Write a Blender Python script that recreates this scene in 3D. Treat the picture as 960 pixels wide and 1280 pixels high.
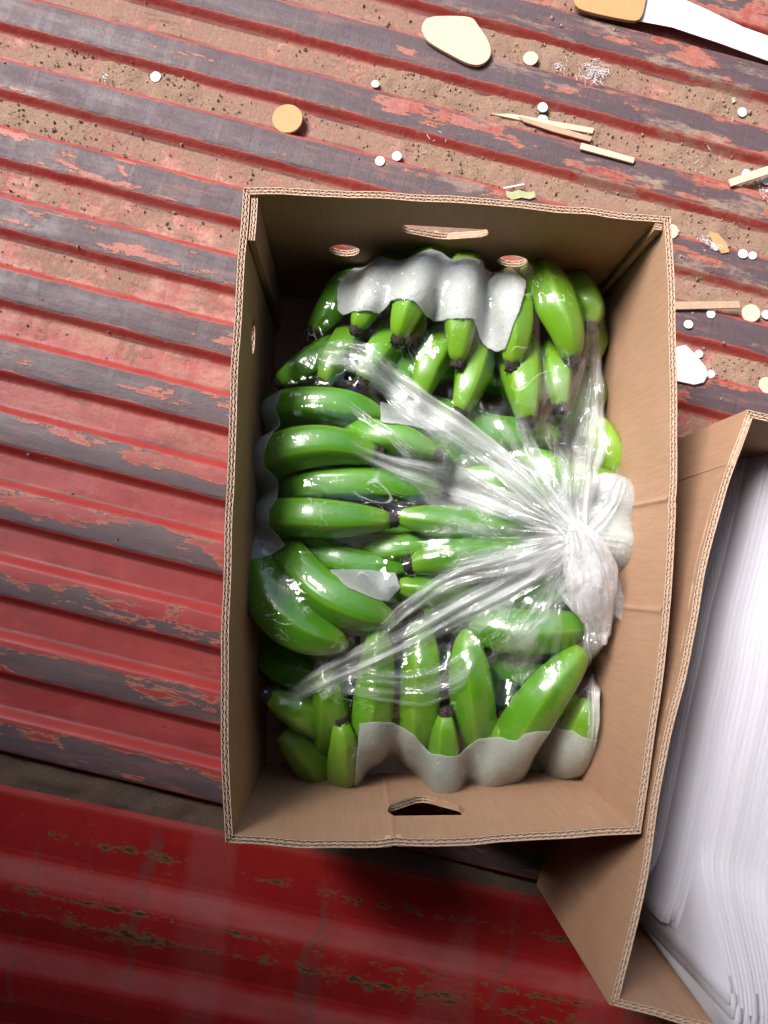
import bpy, bmesh, math, random
import numpy as np
from mathutils import Vector, Quaternion
from mathutils.geometry import delaunay_2d_cdt

random.seed(7)
rng = np.random.default_rng(7)
for o in list(bpy.data.objects):
    bpy.data.objects.remove(o)
S = bpy.context.scene
COL = S.collection
R = math.radians

# ------------------------------------------------------------------ camera
F_PX = 961.0
CAM_Z = 0.834
cam_d = bpy.data.cameras.new('camera')
cam_d.sensor_fit = 'VERTICAL'
cam_d.sensor_height = 36.0
cam_d.lens = F_PX / 1280.0 * 36.0
cam_d.clip_start = 0.01
cam_d.clip_end = 200
cam = bpy.data.objects.new('camera', cam_d)
COL.objects.link(cam)
Q = Vector((-0.0437, -0.0885, -1)).normalized().rotation_difference(Vector((0, 0, -1)))
cam.location = (0, 0, CAM_Z)
cam.rotation_mode = 'QUATERNION'
cam.rotation_quaternion = Q
S.camera = cam

# ------------------------------------------------------------------ light
SUN_EL, SUN_AZ = R(49), R(-48)        # azimuth measured from +y (top of the picture), negative = left
sun_vec = Vector((math.sin(SUN_AZ) * math.cos(SUN_EL), math.cos(SUN_AZ) * math.cos(SUN_EL), math.sin(SUN_EL)))
W = bpy.data.worlds.new("World")
S.world = W
W.use_nodes = True
wn = W.node_tree
bg = wn.nodes['Background']
sky = wn.nodes.new('ShaderNodeTexSky')
sky.sky_type = 'NISHITA'
sky.sun_disc = False
sky.sun_elevation = SUN_EL
sky.sun_rotation = SUN_AZ
sky.air_density = 1.0
sky.dust_density = 3.0
wn.links.new(sky.outputs[0], bg.inputs[0])
bg.inputs[1].default_value = 0.075
sd = bpy.data.lights.new('sun', 'SUN')
sd.energy = 3.2
sd.angle = R(24)
sd.color = (1.0, 0.965, 0.93)
sun = bpy.data.objects.new('sun', sd)
COL.objects.link(sun)
sun.rotation_mode = 'QUATERNION'
sun.rotation_quaternion = (-sun_vec).to_track_quat('-Z', 'Y')
S.view_settings.view_transform = 'Standard'
S.view_settings.look = 'None'
S.view_settings.gamma = 1
S.view_settings.use_curve_mapping = False
S.view_settings.exposure = 1.28
S.cycles.use_adaptive_sampling = True
S.cycles.adaptive_threshold = 0.03
S.cycles.max_bounces = 6
S.cycles.transparent_max_bounces = 13
S.cycles.caustics_reflective = False
S.cycles.caustics_refractive = False


# ------------------------------------------------------------------ helpers
def W3(px, py, z):
    """the point of the horizontal plane at height z that the photograph shows at (px, py)"""
    d = Q @ Vector(((px - 480) / F_PX, -(py - 640) / F_PX, -1))
    t = (z - CAM_Z) / d.z
    return Vector((d.x * t, d.y * t, z))


def m_per_px(z):
    return (CAM_Z - z) / F_PX


def mesh_obj(name, verts, faces, mat, parent=None, smooth=False, uv=None):
    me = bpy.data.meshes.new(name)
    me.from_pydata([tuple(v) for v in verts], [], faces)
    me.update()
    if smooth:
        me.polygons.foreach_set('use_smooth', [True] * len(me.polygons))
    if uv is not None:
        lay = me.uv_layers.new(name='uv')
        li = np.empty(len(me.loops), dtype=np.int32)
        me.loops.foreach_get('vertex_index', li)
        lay.data.foreach_set('uv', np.asarray(uv, dtype=np.float32)[li].ravel())
    if mat:
        me.materials.append(mat)
    o = bpy.data.objects.new(name, me)
    COL.objects.link(o)
    if parent:
        o.parent = parent
    return o


def tag(o, label=None, cat=None, group=None, kind=None):
    if label: o['label'] = label
    if cat: o['category'] = cat
    if group: o['group'] = group
    if kind: o['kind'] = kind
    return o


def empty(name, loc=(0, 0, 0)):
    o = bpy.data.objects.new(name, None)
    o.location = loc
    COL.objects.link(o)
    return o


def hashn(ix, iy, seed):
    ix = np.asarray(ix).astype(np.int64); iy = np.asarray(iy).astype(np.int64)
    n = (ix * 374761393 + iy * 668265263 + seed * 974634777) & 0x7fffffff
    n = ((n ^ (n >> 13)) * 1274126177) & 0x7fffffff
    n = n ^ (n >> 16)
    return (n & 0xffffff) / float(0xffffff)


def vnoise(x, y, seed=0):
    x = np.asarray(x, float); y = np.asarray(y, float)
    ix = np.floor(x); iy = np.floor(y)
    fx = x - ix; fy = y - iy
    fx = fx * fx * (3 - 2 * fx); fy = fy * fy * (3 - 2 * fy)
    a = hashn(ix, iy, seed); b = hashn(ix + 1, iy, seed)
    c = hashn(ix, iy + 1, seed); d = hashn(ix + 1, iy + 1, seed)
    return (a * (1 - fx) + b * fx) * (1 - fy) + (c * (1 - fx) + d * fx) * fy


def fbm(x, y, seed=0, oct=4):
    s = 0; a = .5; t = 0
    for k in range(oct):
        s = s + a * vnoise(np.asarray(x) * 2 ** k, np.asarray(y) * 2 ** k, seed + k * 17); t += a; a *= .5
    return s / t


def catmull(P, n):
    P = [np.asarray(p, float) for p in P]
    P = [2 * P[0] - P[1]] + P + [2 * P[-1] - P[-2]]
    out = []
    segs = len(P) - 3
    for i in range(segs):
        p0, p1, p2, p3 = P[i:i + 4]
        for j in range(24):
            t = j / 24
            out.append(.5 * (2 * p1 + (p2 - p0) * t + (2 * p0 - 5 * p1 + 4 * p2 - p3) * t * t + (3 * p1 - p0 - 3 * p2 + p3) * t ** 3))
    out.append(P[-2])
    out = np.array(out)
    return resample(out, n)


def resample(pts, n, closed=False):
    pts = np.asarray(pts, float)
    if closed: pts = np.vstack([pts, pts[:1]])
    d = np.r_[0, np.cumsum(np.linalg.norm(np.diff(pts[:, :3], axis=0), axis=1))]
    t = np.linspace(0, d[-1], n)
    return np.stack([np.interp(t, d, pts[:, k]) for k in range(pts.shape[1])], axis=1)


# ------------------------------------------------------------------ material helper
class NT:
    def __init__(self, name):
        self.m = bpy.data.materials.new(name)
        self.m.use_nodes = True
        self.t = self.m.node_tree
        self.t.nodes.clear()
        self.out = self.t.nodes.new('ShaderNodeOutputMaterial')

    def n(self, typ, ins=None, **kw):
        nd = self.t.nodes.new(typ)
        for k, v in kw.items(): setattr(nd, k, v)
        for k, v in (ins or {}).items(): self.put(nd.inputs[k], v)
        return nd

    def put(self, sock, v):
        if hasattr(v, 'is_linked') or isinstance(v, bpy.types.NodeSocket):
            self.t.links.new(v, sock)
        elif sock.type == 'RGBA' and len(v) == 3:
            sock.default_value = (*v, 1)
        else:
            sock.default_value = v

    def math(self, op, a, b=0.0, c=None, clamp=False):
        nd = self.n('ShaderNodeMath', {0: a, 1: b}, operation=op, use_clamp=clamp)
        if c is not None: self.put(nd.inputs[2], c)
        return nd.outputs[0]

    def step(self, v, lo, hi, a=0.0, b=1.0):
        nd = self.n('ShaderNodeMapRange', {0: v, 1: lo, 2: hi, 3: a, 4: b}, interpolation_type='SMOOTHSTEP')
        return nd.outputs[0]

    def mix(self, f, a, b):
        nd = self.n('ShaderNodeMix', data_type='RGBA')
        self.put(nd.inputs[0], f); self.put(nd.inputs[6], a); self.put(nd.inputs[7], b)
        return nd.outputs[2]

    def noise(self, vec, scale, detail=4, rough=.55, dist=0.0):
        nd = self.n('ShaderNodeTexNoise', {'Vector': vec, 'Scale': scale, 'Detail': detail, 'Roughness': rough, 'Distortion': dist})
        return nd.outputs[0]

    def scalev(self, vec, s, loc=(0, 0, 0)):
        nd = self.n('ShaderNodeMapping', {'Vector': vec, 'Scale': s, 'Location': loc})
        return nd.outputs[0]

    def bump(self, h, strength=.3, dist=.001, normal=None):
        nd = self.n('ShaderNodeBump', {'Height': h, 'Strength': strength, 'Distance': dist})
        if normal: self.put(nd.inputs['Normal'], normal)
        return nd.outputs[0]

    def obj(self):
        return self.n('ShaderNodeTexCoord').outputs['Object']

    def bsdf(self, **kw):
        nd = self.n('ShaderNodeBsdfPrincipled')
        for k, v in kw.items(): self.put(nd.inputs[k.replace('_', ' ')], v)
        return nd

    def done(self, sh):
        self.t.links.new(sh.outputs[0] if hasattr(sh, 'outputs') else sh, self.out.inputs[0])
        return self.m


PERIOD = None  # set below with the floor


def rnd(m):
    return m.n('ShaderNodeObjectInfo').outputs['Random']


# ---- corrugated truck floor
def mat_floor(P):
    m = NT('worn_red_paint')
    o = m.obj()
    sep = m.n('ShaderNodeSeparateXYZ', {0: o})
    x, y = sep.outputs[0], sep.outputs[1]
    ph = m.math('FRACT', m.math('DIVIDE', y, P))
    row = m.math('FLOOR', m.math('DIVIDE', y, P))
    d = m.math('ABSOLUTE', m.math('SUBTRACT', ph, .5))
    side = m.math('SUBTRACT', ph, .5)
    dj = m.math('ADD', d, m.math('MULTIPLY', m.math('SUBTRACT', m.noise(m.scalev(o, (14, 40, 1), (2, 5, 0)), 1.0, 5, .65), .5), .13))
    crest = m.step(dj, .225, .195)
    valley = m.step(d, .29, .33)
    up = m.step(y, -.47, -.27)
    left = m.step(x, .22, -.15)
    mid = m.noise(o, 40, 5, .6)
    fine = m.noise(o, 260, 5, .65)
    rowrand = m.n('ShaderNodeTexWhiteNoise', {'W': row}, noise_dimensions='1D').outputs[0]
    # paint scraped off the ridge tops by sliding cargo: long thin scuffs
    n1 = m.noise(m.scalev(o, (5, 46, 1)), 1.0, 6, .66, .25)
    n2 = m.noise(m.scalev(o, (15, 34, 1)), 1.0, 6, .68, .5)
    big = m.noise(m.scalev(o, (3.2, 9, 1)), 1.0, 3, .5)
    nn = m.math('ADD', m.math('MULTIPLY', n1, .55), m.math('MULTIPLY', n2, .45))
    bias = m.math('ADD', m.math('MULTIPLY', up, .10), m.math('MULTIPLY', m.math('MULTIPLY', left, up), .055))
    bias = m.math('ADD', bias, m.math('MULTIPLY', m.math('SUBTRACT', big, .5), .55))
    bias = m.math('ADD', bias, m.math('MULTIPLY', m.math('SUBTRACT', rowrand, .5), .08))
    bias = m.math('ADD', bias, m.math('MULTIPLY', m.math('ADD', side, .03), m.step(y, -.26, -.44, -.05, -.60)))
    nn = m.math('ADD', m.math('MULTIPLY', m.math('SUBTRACT', nn, .5), 1.9), .49)
    wv = m.math('ADD', nn, bias)
    wear = m.math('MULTIPLY', m.step(wv, .47, .505), crest)
    prim = m.math('MULTIPLY', m.step(wv, .425, .47), crest)
    red = m.mix(mid, (.190, .010, .013), (.290, .022, .023))
    red = m.mix(m.step(m.noise(m.scalev(o, (7, 26, 1), (3, 8, 0)), 1.0, 6, .7), .50, .68, 0.0, .55), red, (.105, .014, .016))
    red = m.mix(m.step(n2, .45, .75, 0.0, .5), red, (.40, .065, .05))
    # settled dust, thick toward the open end
    dn0 = m.noise(m.scalev(o, (14, 30, 1)), 1.0, 6, .68)
    dn1 = m.noise(o, 90, 6, .7)
    dustv = m.math('ADD', m.math('MULTIPLY', dn0, .65), m.math('MULTIPLY', dn1, .35))
    dustf = m.math('MULTIPLY', m.step(dustv, .34, .62), m.step(y, -.46, -.12, .05, .95))
    dustf = m.math('MULTIPLY', dustf, m.math('ADD', .55, m.math('MULTIPLY', valley, .40)))
    stripes = m.step(m.noise(m.scalev(o, (42, 1.4, 1)), 1.0, 3, .5), .55, .60)
    dustf = m.math('MULTIPLY', dustf, m.step(stripes, 0, 1, 1.0, .55))
    c = m.mix(dustf, red, m.mix(dn1, (.34, .17, .125), (.46, .29, .225)))
    slope = m.math('SUBTRACT', 1.0, m.math('ADD', crest, valley), clamp=True)
    c = m.mix(m.math('MULTIPLY', slope, .7), c, m.mix(n2, (.27, .018, .016), (.38, .045, .035)))
    c = m.mix(prim, c, m.mix(n2, (.30, .15, .085), (.29, .055, .04)))
    steel = m.mix(m.noise(m.scalev(o, (12, 120, 1)), 1.0, 6, .75), (.030, .019, .024), (.115, .072, .082))
    steel = m.mix(m.step(m.noise(m.scalev(o, (9, 60, 1), (4, 2, 0)), 1.0, 6, .72), .52, .68, 0.0, .55), steel, (.20, .085, .070))
    c = m.mix(wear, c, steel)
    pale = m.math('MULTIPLY', m.step(m.noise(m.scalev(o, (8, 26, 1), (7, 1, 0)), 1.0, 6, .7), .53, .64), m.math('MULTIPLY', m.step(y, -.25, .05, 0.0, .8), m.step(x, -.18, .15)))
    c = m.mix(pale, c, m.mix(fine, (.22, .135, .095), (.38, .27, .20)))
    # dirt settled in the valleys
    dn = m.math('ADD', m.math('MULTIPLY', m.noise(o, 22, 6, .68), .7), m.math('MULTIPLY', m.noise(o, 110, 5, .7), .3))
    dirtamt = m.math('ADD', dn, m.step(y, -.50, .05, -.20, .075))
    dirt = m.math('MULTIPLY', m.step(dirtamt, .46, .56), m.step(d, .27, .37))
    soil = m.mix(fine, (.125, .072, .052), (.33, .215, .16))
    c = m.mix(m.math('MULTIPLY', dirt, .85), c, soil)
    # dark lines where the ridge meets the valley, and scuffs
    gl_ = m.math('MULTIPLY', m.step(m.math('ABSOLUTE', m.math('SUBTRACT', d, .325)), .030, .006), m.step(n1, .42, .6))
    c = m.mix(m.math('MULTIPLY', gl_, .75), c, (.045, .022, .020))
    sc = m.step(m.noise(m.scalev(o, (10, 85, 1)), 1.0, 6, .75), .58, .68)
    c = m.mix(m.math('MULTIPLY', sc, .6), c, (.05, .030, .028))
    rough = m.math('ADD', m.math('MULTIPLY', dirt, .35), m.step(n1, .3, .7, .46, .62))
    rough = m.math('ADD', rough, m.math('MULTIPLY', dustf, .30))
    h = m.math('ADD', m.math('MULTIPLY', fine, .14), m.math('MULTIPLY', wear, -.5))
    h = m.math('ADD', h, m.math('MULTIPLY', m.math('MULTIPLY', fine, m.math('MAXIMUM', dirt, dustf)), 1.5))
    b = m.bsdf(Base_Color=c, Roughness=rough, Normal=m.bump(h, .6, .0014))
    return m.done(b)


def mat_panel(p2, rust_rows):
    m = NT('red_enamel_panel')
    o = m.obj()
    sep = m.n('ShaderNodeSeparateXYZ', {0: o})
    x, y = sep.outputs[0], sep.outputs[1]
    mid = m.noise(o, 18, 6, .65)
    fine = m.noise(o, 240, 5, .65)
    c = m.mix(mid, (.25, .008, .009), (.37, .017, .015))
    # paler pink bands along the shallow ribs
    ph = m.math('ABSOLUTE', m.math('SUBTRACT', m.math('FRACT', m.math('ADD', m.math('DIVIDE', y, p2), .5)), .5))
    rib = m.math('MULTIPLY', m.step(ph, .16, .07), m.step(m.noise(m.scalev(o, (9, 30, 1)), 1.0, 6, .65), .3, .65, .25, .75))
    c = m.mix(m.math('MULTIPLY', rib, .7), c, (.36, .10, .09))
    # drips and tyre-like smears running across the ribs
    wob = m.math('ADD', x, m.math('MULTIPLY', m.noise(m.scalev(o, (3, 14, 1)), 1.0, 4, .6), .05))
    sv = m.n('ShaderNodeCombineXYZ', {0: m.math('MULTIPLY', wob, 21), 1: m.math('MULTIPLY', y, 1.1), 2: 0.0}).outputs[0]
    streak = m.math('MULTIPLY', m.step(m.noise(sv, 1.0, 5, .6), .56, .62), m.step(m.noise(m.scalev(o, (30, 20, 1)), 1.0, 6, .7), .36, .6))
    c = m.mix(m.math('MULTIPLY', streak, .6), c, (.13, .062, .055))
    sv2 = m.n('ShaderNodeCombineXYZ', {0: m.math('MULTIPLY', x, 6.5), 1: m.math('MULTIPLY', y, .9), 2: 5.0}).outputs[0]
    haze = m.math('MULTIPLY', m.step(m.noise(sv2, 1.0, 2, .4), .54, .57), m.step(fine, .3, .7, .5, 1.0))
    c = m.mix(m.math('MULTIPLY', haze, .22), c, (.30, .16, .15))
    # rust breaking through along a few lines
    n = m.noise(m.scalev(o, (70, 170, 1)), 1.0, 6, .72)
    lo = m.noise(m.scalev(o, (7, 3, 1)), 1.0, 4, .6)
    tot = None
    for (ry, wd, off) in rust_rows:
        dy = m.math('ABSOLUTE', m.math('SUBTRACT', m.math('ADD', y, m.math('MULTIPLY', m.math('SUBTRACT', m.noise(m.scalev(o, (5, 1, 1), (off, 0, 0)), 1.0, 3, .6), .5), .016)), ry))
        amt = m.math('SUBTRACT', 1.0, m.math('DIVIDE', dy, wd), clamp=True)
        amt = m.math('MULTIPLY', amt, m.step(m.noise(m.scalev(o, (9, 2, 1), (off * 3, 0, 0)), 1.0, 5, .65), .40, .58))
        tot = amt if tot is None else m.math('MAXIMUM', tot, amt)
    rv = m.math('ADD', m.math('MULTIPLY', tot, .285), m.math('MULTIPLY', m.math('SUBTRACT', n, .5), 1.15))
    c = m.mix(m.step(rv, .13, .22), c, (.21, .09, .04))
    rf = m.step(rv, .21, .33)
    c = m.mix(m.math('MULTIPLY', rf, .9), c, (.040, .026, .021))
    spk = m.step(m.noise(o, 150, 3, .6), .72, .76)
    c = m.mix(m.math('MULTIPLY', spk, .5), c, (.05, .03, .025))
    scr = m.step(m.noise(m.scalev(o, (6, 160, 1)), 1.0, 6, .7), .64, .69)
    c = m.mix(m.math('MULTIPLY', scr, .5), c, (.12, .02, .018))
    b = m.bsdf(Base_Color=c, Roughness=m.math('ADD', m.step(mid, .3, .7, .38, .5), m.math('MULTIPLY', rib, .2)), Normal=m.bump(m.math('ADD', m.math('ADD', fine, m.math('MULTIPLY', mid, 1.5)), m.math('MULTIPLY', rf, -1.0)), .35, .0010))
    return m.done(b)


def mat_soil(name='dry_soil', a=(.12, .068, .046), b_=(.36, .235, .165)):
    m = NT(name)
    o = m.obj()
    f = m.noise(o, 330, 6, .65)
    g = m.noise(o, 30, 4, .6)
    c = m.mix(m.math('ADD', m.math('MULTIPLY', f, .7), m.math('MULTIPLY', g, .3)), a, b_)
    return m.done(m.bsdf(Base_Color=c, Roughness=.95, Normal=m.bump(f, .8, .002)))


def mat_crumb():
    m = NT('soil_crumb')
    o = m.obj()
    c = m.mix(m.noise(o, 170, 2, .5), (.10, .060, .043), (.42, .29, .22))
    return m.done(m.bsdf(Base_Color=c, Roughness=.95))


def mat_card(name='kraft_cardboard', tone=1.0, pale=0.0):
    m = NT(name)
    o = m.obj()
    f = m.noise(o, 420, 4, .6)
    g = m.noise(m.scalev(o, (3, 3, 6)), 4, 4, .6)
    fl = m.noise(m.scalev(o, (90, 90, 6)), 4.0, 2, .5)
    a = [v * tone for v in (.345, .198, .118)]; b_ = [v * tone for v in (.445, .266, .166)]
    c = m.mix(m.math('ADD', m.math('MULTIPLY', f, .35), m.math('MULTIPLY', g, .65)), a, b_)
    st = m.step(m.noise(o, 55, 6, .7), .66, .74)
    c = m.mix(m.math('MULTIPLY', st, .16), c, [v * .5 for v in a])
    if pale: c = m.mix(pale, c, (.70, .575, .46))
    c = m.mix(m.step(fl, .35, .65, .0, .16), c, [v * .62 for v in a])  # darker stripes: shade between flutes put into the board colour
    rub = m.step(m.noise(m.scalev(o, (24, 24, 9)), 1.0, 7, .7), .58, .70)
    c = m.mix(m.math('MULTIPLY', rub, .28), c, [min(1, v * 1.25) for v in b_])
    fleck = m.step(m.noise(o, 260, 2, .5), .73, .77)
    c = m.mix(m.math('MULTIPLY', fleck, .35), c, [v * .4 for v in a])
    b = m.bsdf(Base_Color=c, Roughness=.72, Normal=m.bump(m.math('ADD', m.math('MULTIPLY', f, .25), m.math('ADD', fl, m.math('MULTIPLY', g, 3.0))), .24, .0010))
    return m.done(b)


def mat_plain(name, col, rough=.7, var=.15, scale=60, bump=.15):
    m = NT(name)
    o = m.obj()
    f = m.noise(o, scale, 5, .6)
    c = m.mix(f, [v * (1 - var) for v in col], [min(1, v * (1 + var)) for v in col])
    return m.done(m.bsdf(Base_Color=c, Roughness=rough, Normal=m.bump(f, bump, .001)))


def mat_peel():
    m = NT('green_banana_peel')
    o = m.obj()
    uv = m.n('ShaderNodeTexCoord').outputs['UV']
    su = m.n('ShaderNodeSeparateXYZ', {0: uv})
    u, v = su.outputs[0], su.outputs[1]      # u along, v round (0..5 = five faces)
    r = rnd(m)
    tone = m.n('ShaderNodeAttribute', attribute_name='tone', attribute_type='OBJECT').outputs['Fac']
    ridge = m.math('COSINE', m.math('MULTIPLY', v, 2 * math.pi))
    n1 = m.noise(o, 28, 4, .6)
    c = m.mix(n1, (.052, .225, .007), (.102, .345, .011))
    c = m.mix(m.math('MULTIPLY', r, .5), c, (.042, .185, .006))
    c = m.mix(tone, c, (.235, .395, .010))
    c = m.mix(m.step(ridge, .86, 1.0, 0.0, .30), c, (.22, .42, .020))
    ends = m.step(u, .84, 1.0, 0.0, .55)
    c = m.mix(ends, c, (.19, .37, .016))
    streak = m.noise(m.scalev(uv, (3, 14, 1)), 2.0, 5, .65)
    c = m.mix(m.step(streak, .55, .75, 0.0, .22), c, (.06, .22, .010))
    spot = m.step(m.noise(o, 300, 3, .6), .70, .76)
    c = m.mix(m.math('MULTIPLY', spot, .65), c, (.045, .045, .014))
    scar = m.step(m.noise(m.scalev(o, (60, 60, 60)), 1.6, 6, .75, .6), .66, .72)
    c = m.mix(m.math('MULTIPLY', scar, .6), c, (.13, .12, .035))
    b = m.bsdf(Base_Color=c, Roughness=m.step(n1, .3, .7, .36, .52), Normal=m.bump(m.math('ADD', m.noise(o, 500, 3, .5), streak), .06, .001))
    m.put(b.inputs['Subsurface Weight'], .08)
    m.put(b.inputs['Subsurface Radius'], (.004, .008, .002))
    m.put(b.inputs['Subsurface Scale'], .5)
    m.put(b.inputs['Coat Weight'], .25)
    m.put(b.inputs['Coat Roughness'], .12)
    return m.done(b)


def mat_tip():
    m = NT('dried_banana_tip')
    o = m.obj()
    f = m.noise(o, 420, 5, .7)
    c = m.mix(m.step(f, .35, .8), (.006, .004, .004), (.13, .085, .070))
    return m.done(m.bsdf(Base_Color=c, Roughness=.75, Normal=m.bump(f, .9, .003)))


KX, KY = 0, 0


def polar(m, kx, ky):
    o = m.obj()
    s = m.n('ShaderNodeSeparateXYZ', {0: o})
    dx = m.math('SUBTRACT', s.outputs[0], kx); dy = m.math('SUBTRACT', s.outputs[1], ky)
    th = m.math('ARCTAN2', dy, dx)
    r = m.math('SQRT', m.math('ADD', m.math('MULTIPLY', dx, dx), m.math('MULTIPLY', dy, dy)))
    return o, th, r


def mat_film(kx, ky):
    m = NT('clear_bag_film')
    o, th, r = polar(m, kx, ky)
    cv = m.n('ShaderNodeCombineXYZ', {0: m.math('MULTIPLY', th, 16), 1: m.math('MULTIPLY', r, 26), 2: 0.0}).outputs[0]
    w1 = m.noise(cv, 1.0, 4, .6, .4)
    w2 = m.noise(o, 95, 3, .6, 1.2)
    w3 = m.noise(m.scalev(o, (160, 40, 40)), 1.0, 3, .6)
    h = m.math('ADD', m.math('MULTIPLY', w1, .9), m.math('ADD', m.math('MULTIPLY', w2, .35), m.math('MULTIPLY', w3, .25)))
    crease = m.noise(m.scalev(o, (13, 13, 13)), 1.0, 1, .4, 1.2)
    line = m.step(m.math('ABSOLUTE', m.math('SUBTRACT', crease, .52)), .0045, .0)
    rad = m.noise(cv, 1.1, 2, .5, .8)
    line2 = m.step(m.math('ABSOLUTE', m.math('SUBTRACT', rad, .5)), .008, .0)
    gate = m.step(m.noise(o, 24, 2, .5), .50, .62)
    lines = m.math('MULTIPLY', m.math('MAXIMUM', line, line2), gate)
    vor = m.n('ShaderNodeTexVoronoi', {'Vector': m.n('ShaderNodeVectorMath', {0: o, 1: m.n('ShaderNodeVectorMath', {0: m.n('ShaderNodeTexNoise', {'Vector': o, 'Scale': 40.0}).outputs[1], 1: (.03, .03, .03)}, operation='MULTIPLY').outputs[0]}, operation='ADD').outputs[0], 'Scale': 46.0}, feature='F1').outputs[0]
    h2 = m.math('ADD', h, m.math('ADD', m.math('MULTIPLY', lines, .25), m.math('MULTIPLY', vor, .55)))
    nrm = m.bump(h2, .34, .0034)
    tr = m.n('ShaderNodeBsdfTransparent', {0: (.985, .99, .99)})
    gl = m.n('ShaderNodeBsdfGlossy', {'Color': (1, 1, 1), 'Roughness': .065, 'Normal': nrm})
    df = m.n('ShaderNodeBsdfDiffuse', {'Color': (.88, .90, .92)})
    fc = m.n('ShaderNodeLayerWeight', {'Blend': .5}).outputs['Facing']
    fac = m.math('ADD', .075, m.math('MULTIPLY', m.math('POWER', fc, 4.0), .25))
    hz = m.math('ADD', m.step(m.noise(cv, 1.7, 3, .6), 0.55, .85, .002, .03), m.math('MULTIPLY', lines, .34))  # crease lines whitened, fine highlights put into the film colour
    a = m.n('ShaderNodeMixShader', {0: hz, 1: tr.outputs[0], 2: df.outputs[0]})
    b = m.n('ShaderNodeMixShader', {0: fac, 1: a.outputs[0], 2: gl.outputs[0]})
    return m.done(b)


def mat_pleat(name, lo, hi, across=2.6, fade=True):
    """gathered film: several layers, so milky and streaked along the folds"""
    m = NT(name)
    uv = m.n('ShaderNodeTexCoord').outputs['UV']
    s = m.n('ShaderNodeSeparateXYZ', {0: uv})
    u, v = s.outputs[0], s.outputs[1]
    r7 = m.math('MULTIPLY', rnd(m), 37.0)
    sv = m.n('ShaderNodeCombineXYZ', {0: m.math('MULTIPLY', u, 3.4), 1: m.math('MULTIPLY', v, across), 2: r7}).outputs[0]
    sf_ = m.n('ShaderNodeCombineXYZ', {0: m.math('MULTIPLY', u, 2.2), 1: m.math('MULTIPLY', v, across * 2.6), 2: r7}).outputs[0]
    n1 = m.noise(sv, 1.0, 3, .55, .5)
    n3 = m.noise(sf_, 1.0, 3, .6, .3)
    n2 = m.noise(m.obj(), 120, 3, .6, 1.2)
    vor = m.n('ShaderNodeTexVoronoi', {'Vector': m.n('ShaderNodeCombineXYZ', {0: m.math('MULTIPLY', u, 7.0), 1: m.math('MULTIPLY', v, across * .6), 2: r7}).outputs[0], 'Scale': 1.0}, feature='F1').outputs[0]
    nrm = m.bump(m.math('ADD', m.math('MULTIPLY', n3, .12), m.math('ADD', n1, m.math('ADD', m.math('MULTIPLY', vor, .9), m.math('MULTIPLY', n2, .5)))), .42, .0036)
    line = m.step(m.math('ABSOLUTE', m.math('SUBTRACT', n1, .5)), .012, .0)
    tr = m.n('ShaderNodeBsdfTransparent', {0: (.98, .985, .985)})
    df = m.n('ShaderNodeBsdfDiffuse', {'Color': (.95, .95, .97), 'Normal': nrm})
    tl = m.n('ShaderNodeBsdfTranslucent', {'Color': (.96, .96, .98)})
    gl = m.n('ShaderNodeBsdfGlossy', {'Color': (1, 1, 1), 'Roughness': .11, 'Normal': nrm})
    w = m.n('ShaderNodeMixShader', {0: .5, 1: df.outputs[0], 2: tl.outputs[0]})
    al = m.step(m.math('ADD', m.math('MULTIPLY', n1, .86), m.math('MULTIPLY', n3, .14)), .36, .66, lo, hi)
    al = m.math('ADD', al, m.math('MULTIPLY', line, .25), clamp=True)
    if fade:
        al = m.math('MULTIPLY', al, m.step(u, 0.0, .30))
        ve = m.math('MULTIPLY', m.step(v, 0.0, .10), m.step(v, 1.0, .90))
        al = m.math('MULTIPLY', al, m.math('ADD', .25, m.math('MULTIPLY', ve, .75)))
    a = m.n('ShaderNodeMixShader', {0: al, 1: tr.outputs[0], 2: w.outputs[0]})
    fc = m.n('ShaderNodeLayerWeight', {'Blend': .5}).outputs['Facing']
    fac = m.math('ADD', .05, m.math('MULTIPLY', m.math('POWER', fc, 4.0), .15))
    if fade: fac = m.math('MULTIPLY', fac, m.step(u, 0.0, .2))
    b = m.n('ShaderNodeMixShader', {0: fac, 1: a.outputs[0], 2: gl.outputs[0]})
    return m.done(b)


def mat_foam(name='white_foam_film', alpha=.86):
    m = NT(name)
    o = m.obj()
    g = m.noise(o, 620, 3, .7)
    k = m.noise(o, 34, 5, .65, .6)
    nrm = m.bump(m.math('ADD', g, m.math('MULTIPLY', k, 1.8)), .7, .0020)
    b = m.bsdf(Base_Color=m.mix(k, (.88, .89, .89), (.94, .95, .95)), Roughness=.45, Normal=nrm)
    tl = m.n('ShaderNodeBsdfTranslucent', {'Color': (.8, .82, .82), 'Normal': nrm})
    tr = m.n('ShaderNodeBsdfTransparent', {0: (.95, .97, .95)})
    a = m.n('ShaderNodeMixShader', {0: .5, 1: b.outputs[0], 2: tl.outputs[0]})
    c = m.n('ShaderNodeMixShader', {0: m.step(m.math('ADD', m.math('MULTIPLY', g, .5), m.math('MULTIPLY', k, .5)), .3, .7, alpha - .14, min(1, alpha + .08)), 1: tr.outputs[0], 2: a.outputs[0]})
    return m.done(c)


def mat_sheet():
    m = NT('white_foam_sheet')
    o = m.obj()
    g = m.noise(m.scalev(o, (1, 1, 1)), 500, 3, .6)
    b = m.bsdf(Base_Color=m.mix(rnd(m), (.66, .65, .72), (.76, .755, .81)), Roughness=.5, Normal=m.bump(g, .2, .001))
    tl = m.n('ShaderNodeBsdfTranslucent', {'Color': (.82, .82, .86)})
    a = m.n('ShaderNodeMixShader', {0: .5, 1: b.outputs[0], 2: tl.outputs[0]})
    return m.done(a)


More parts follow.
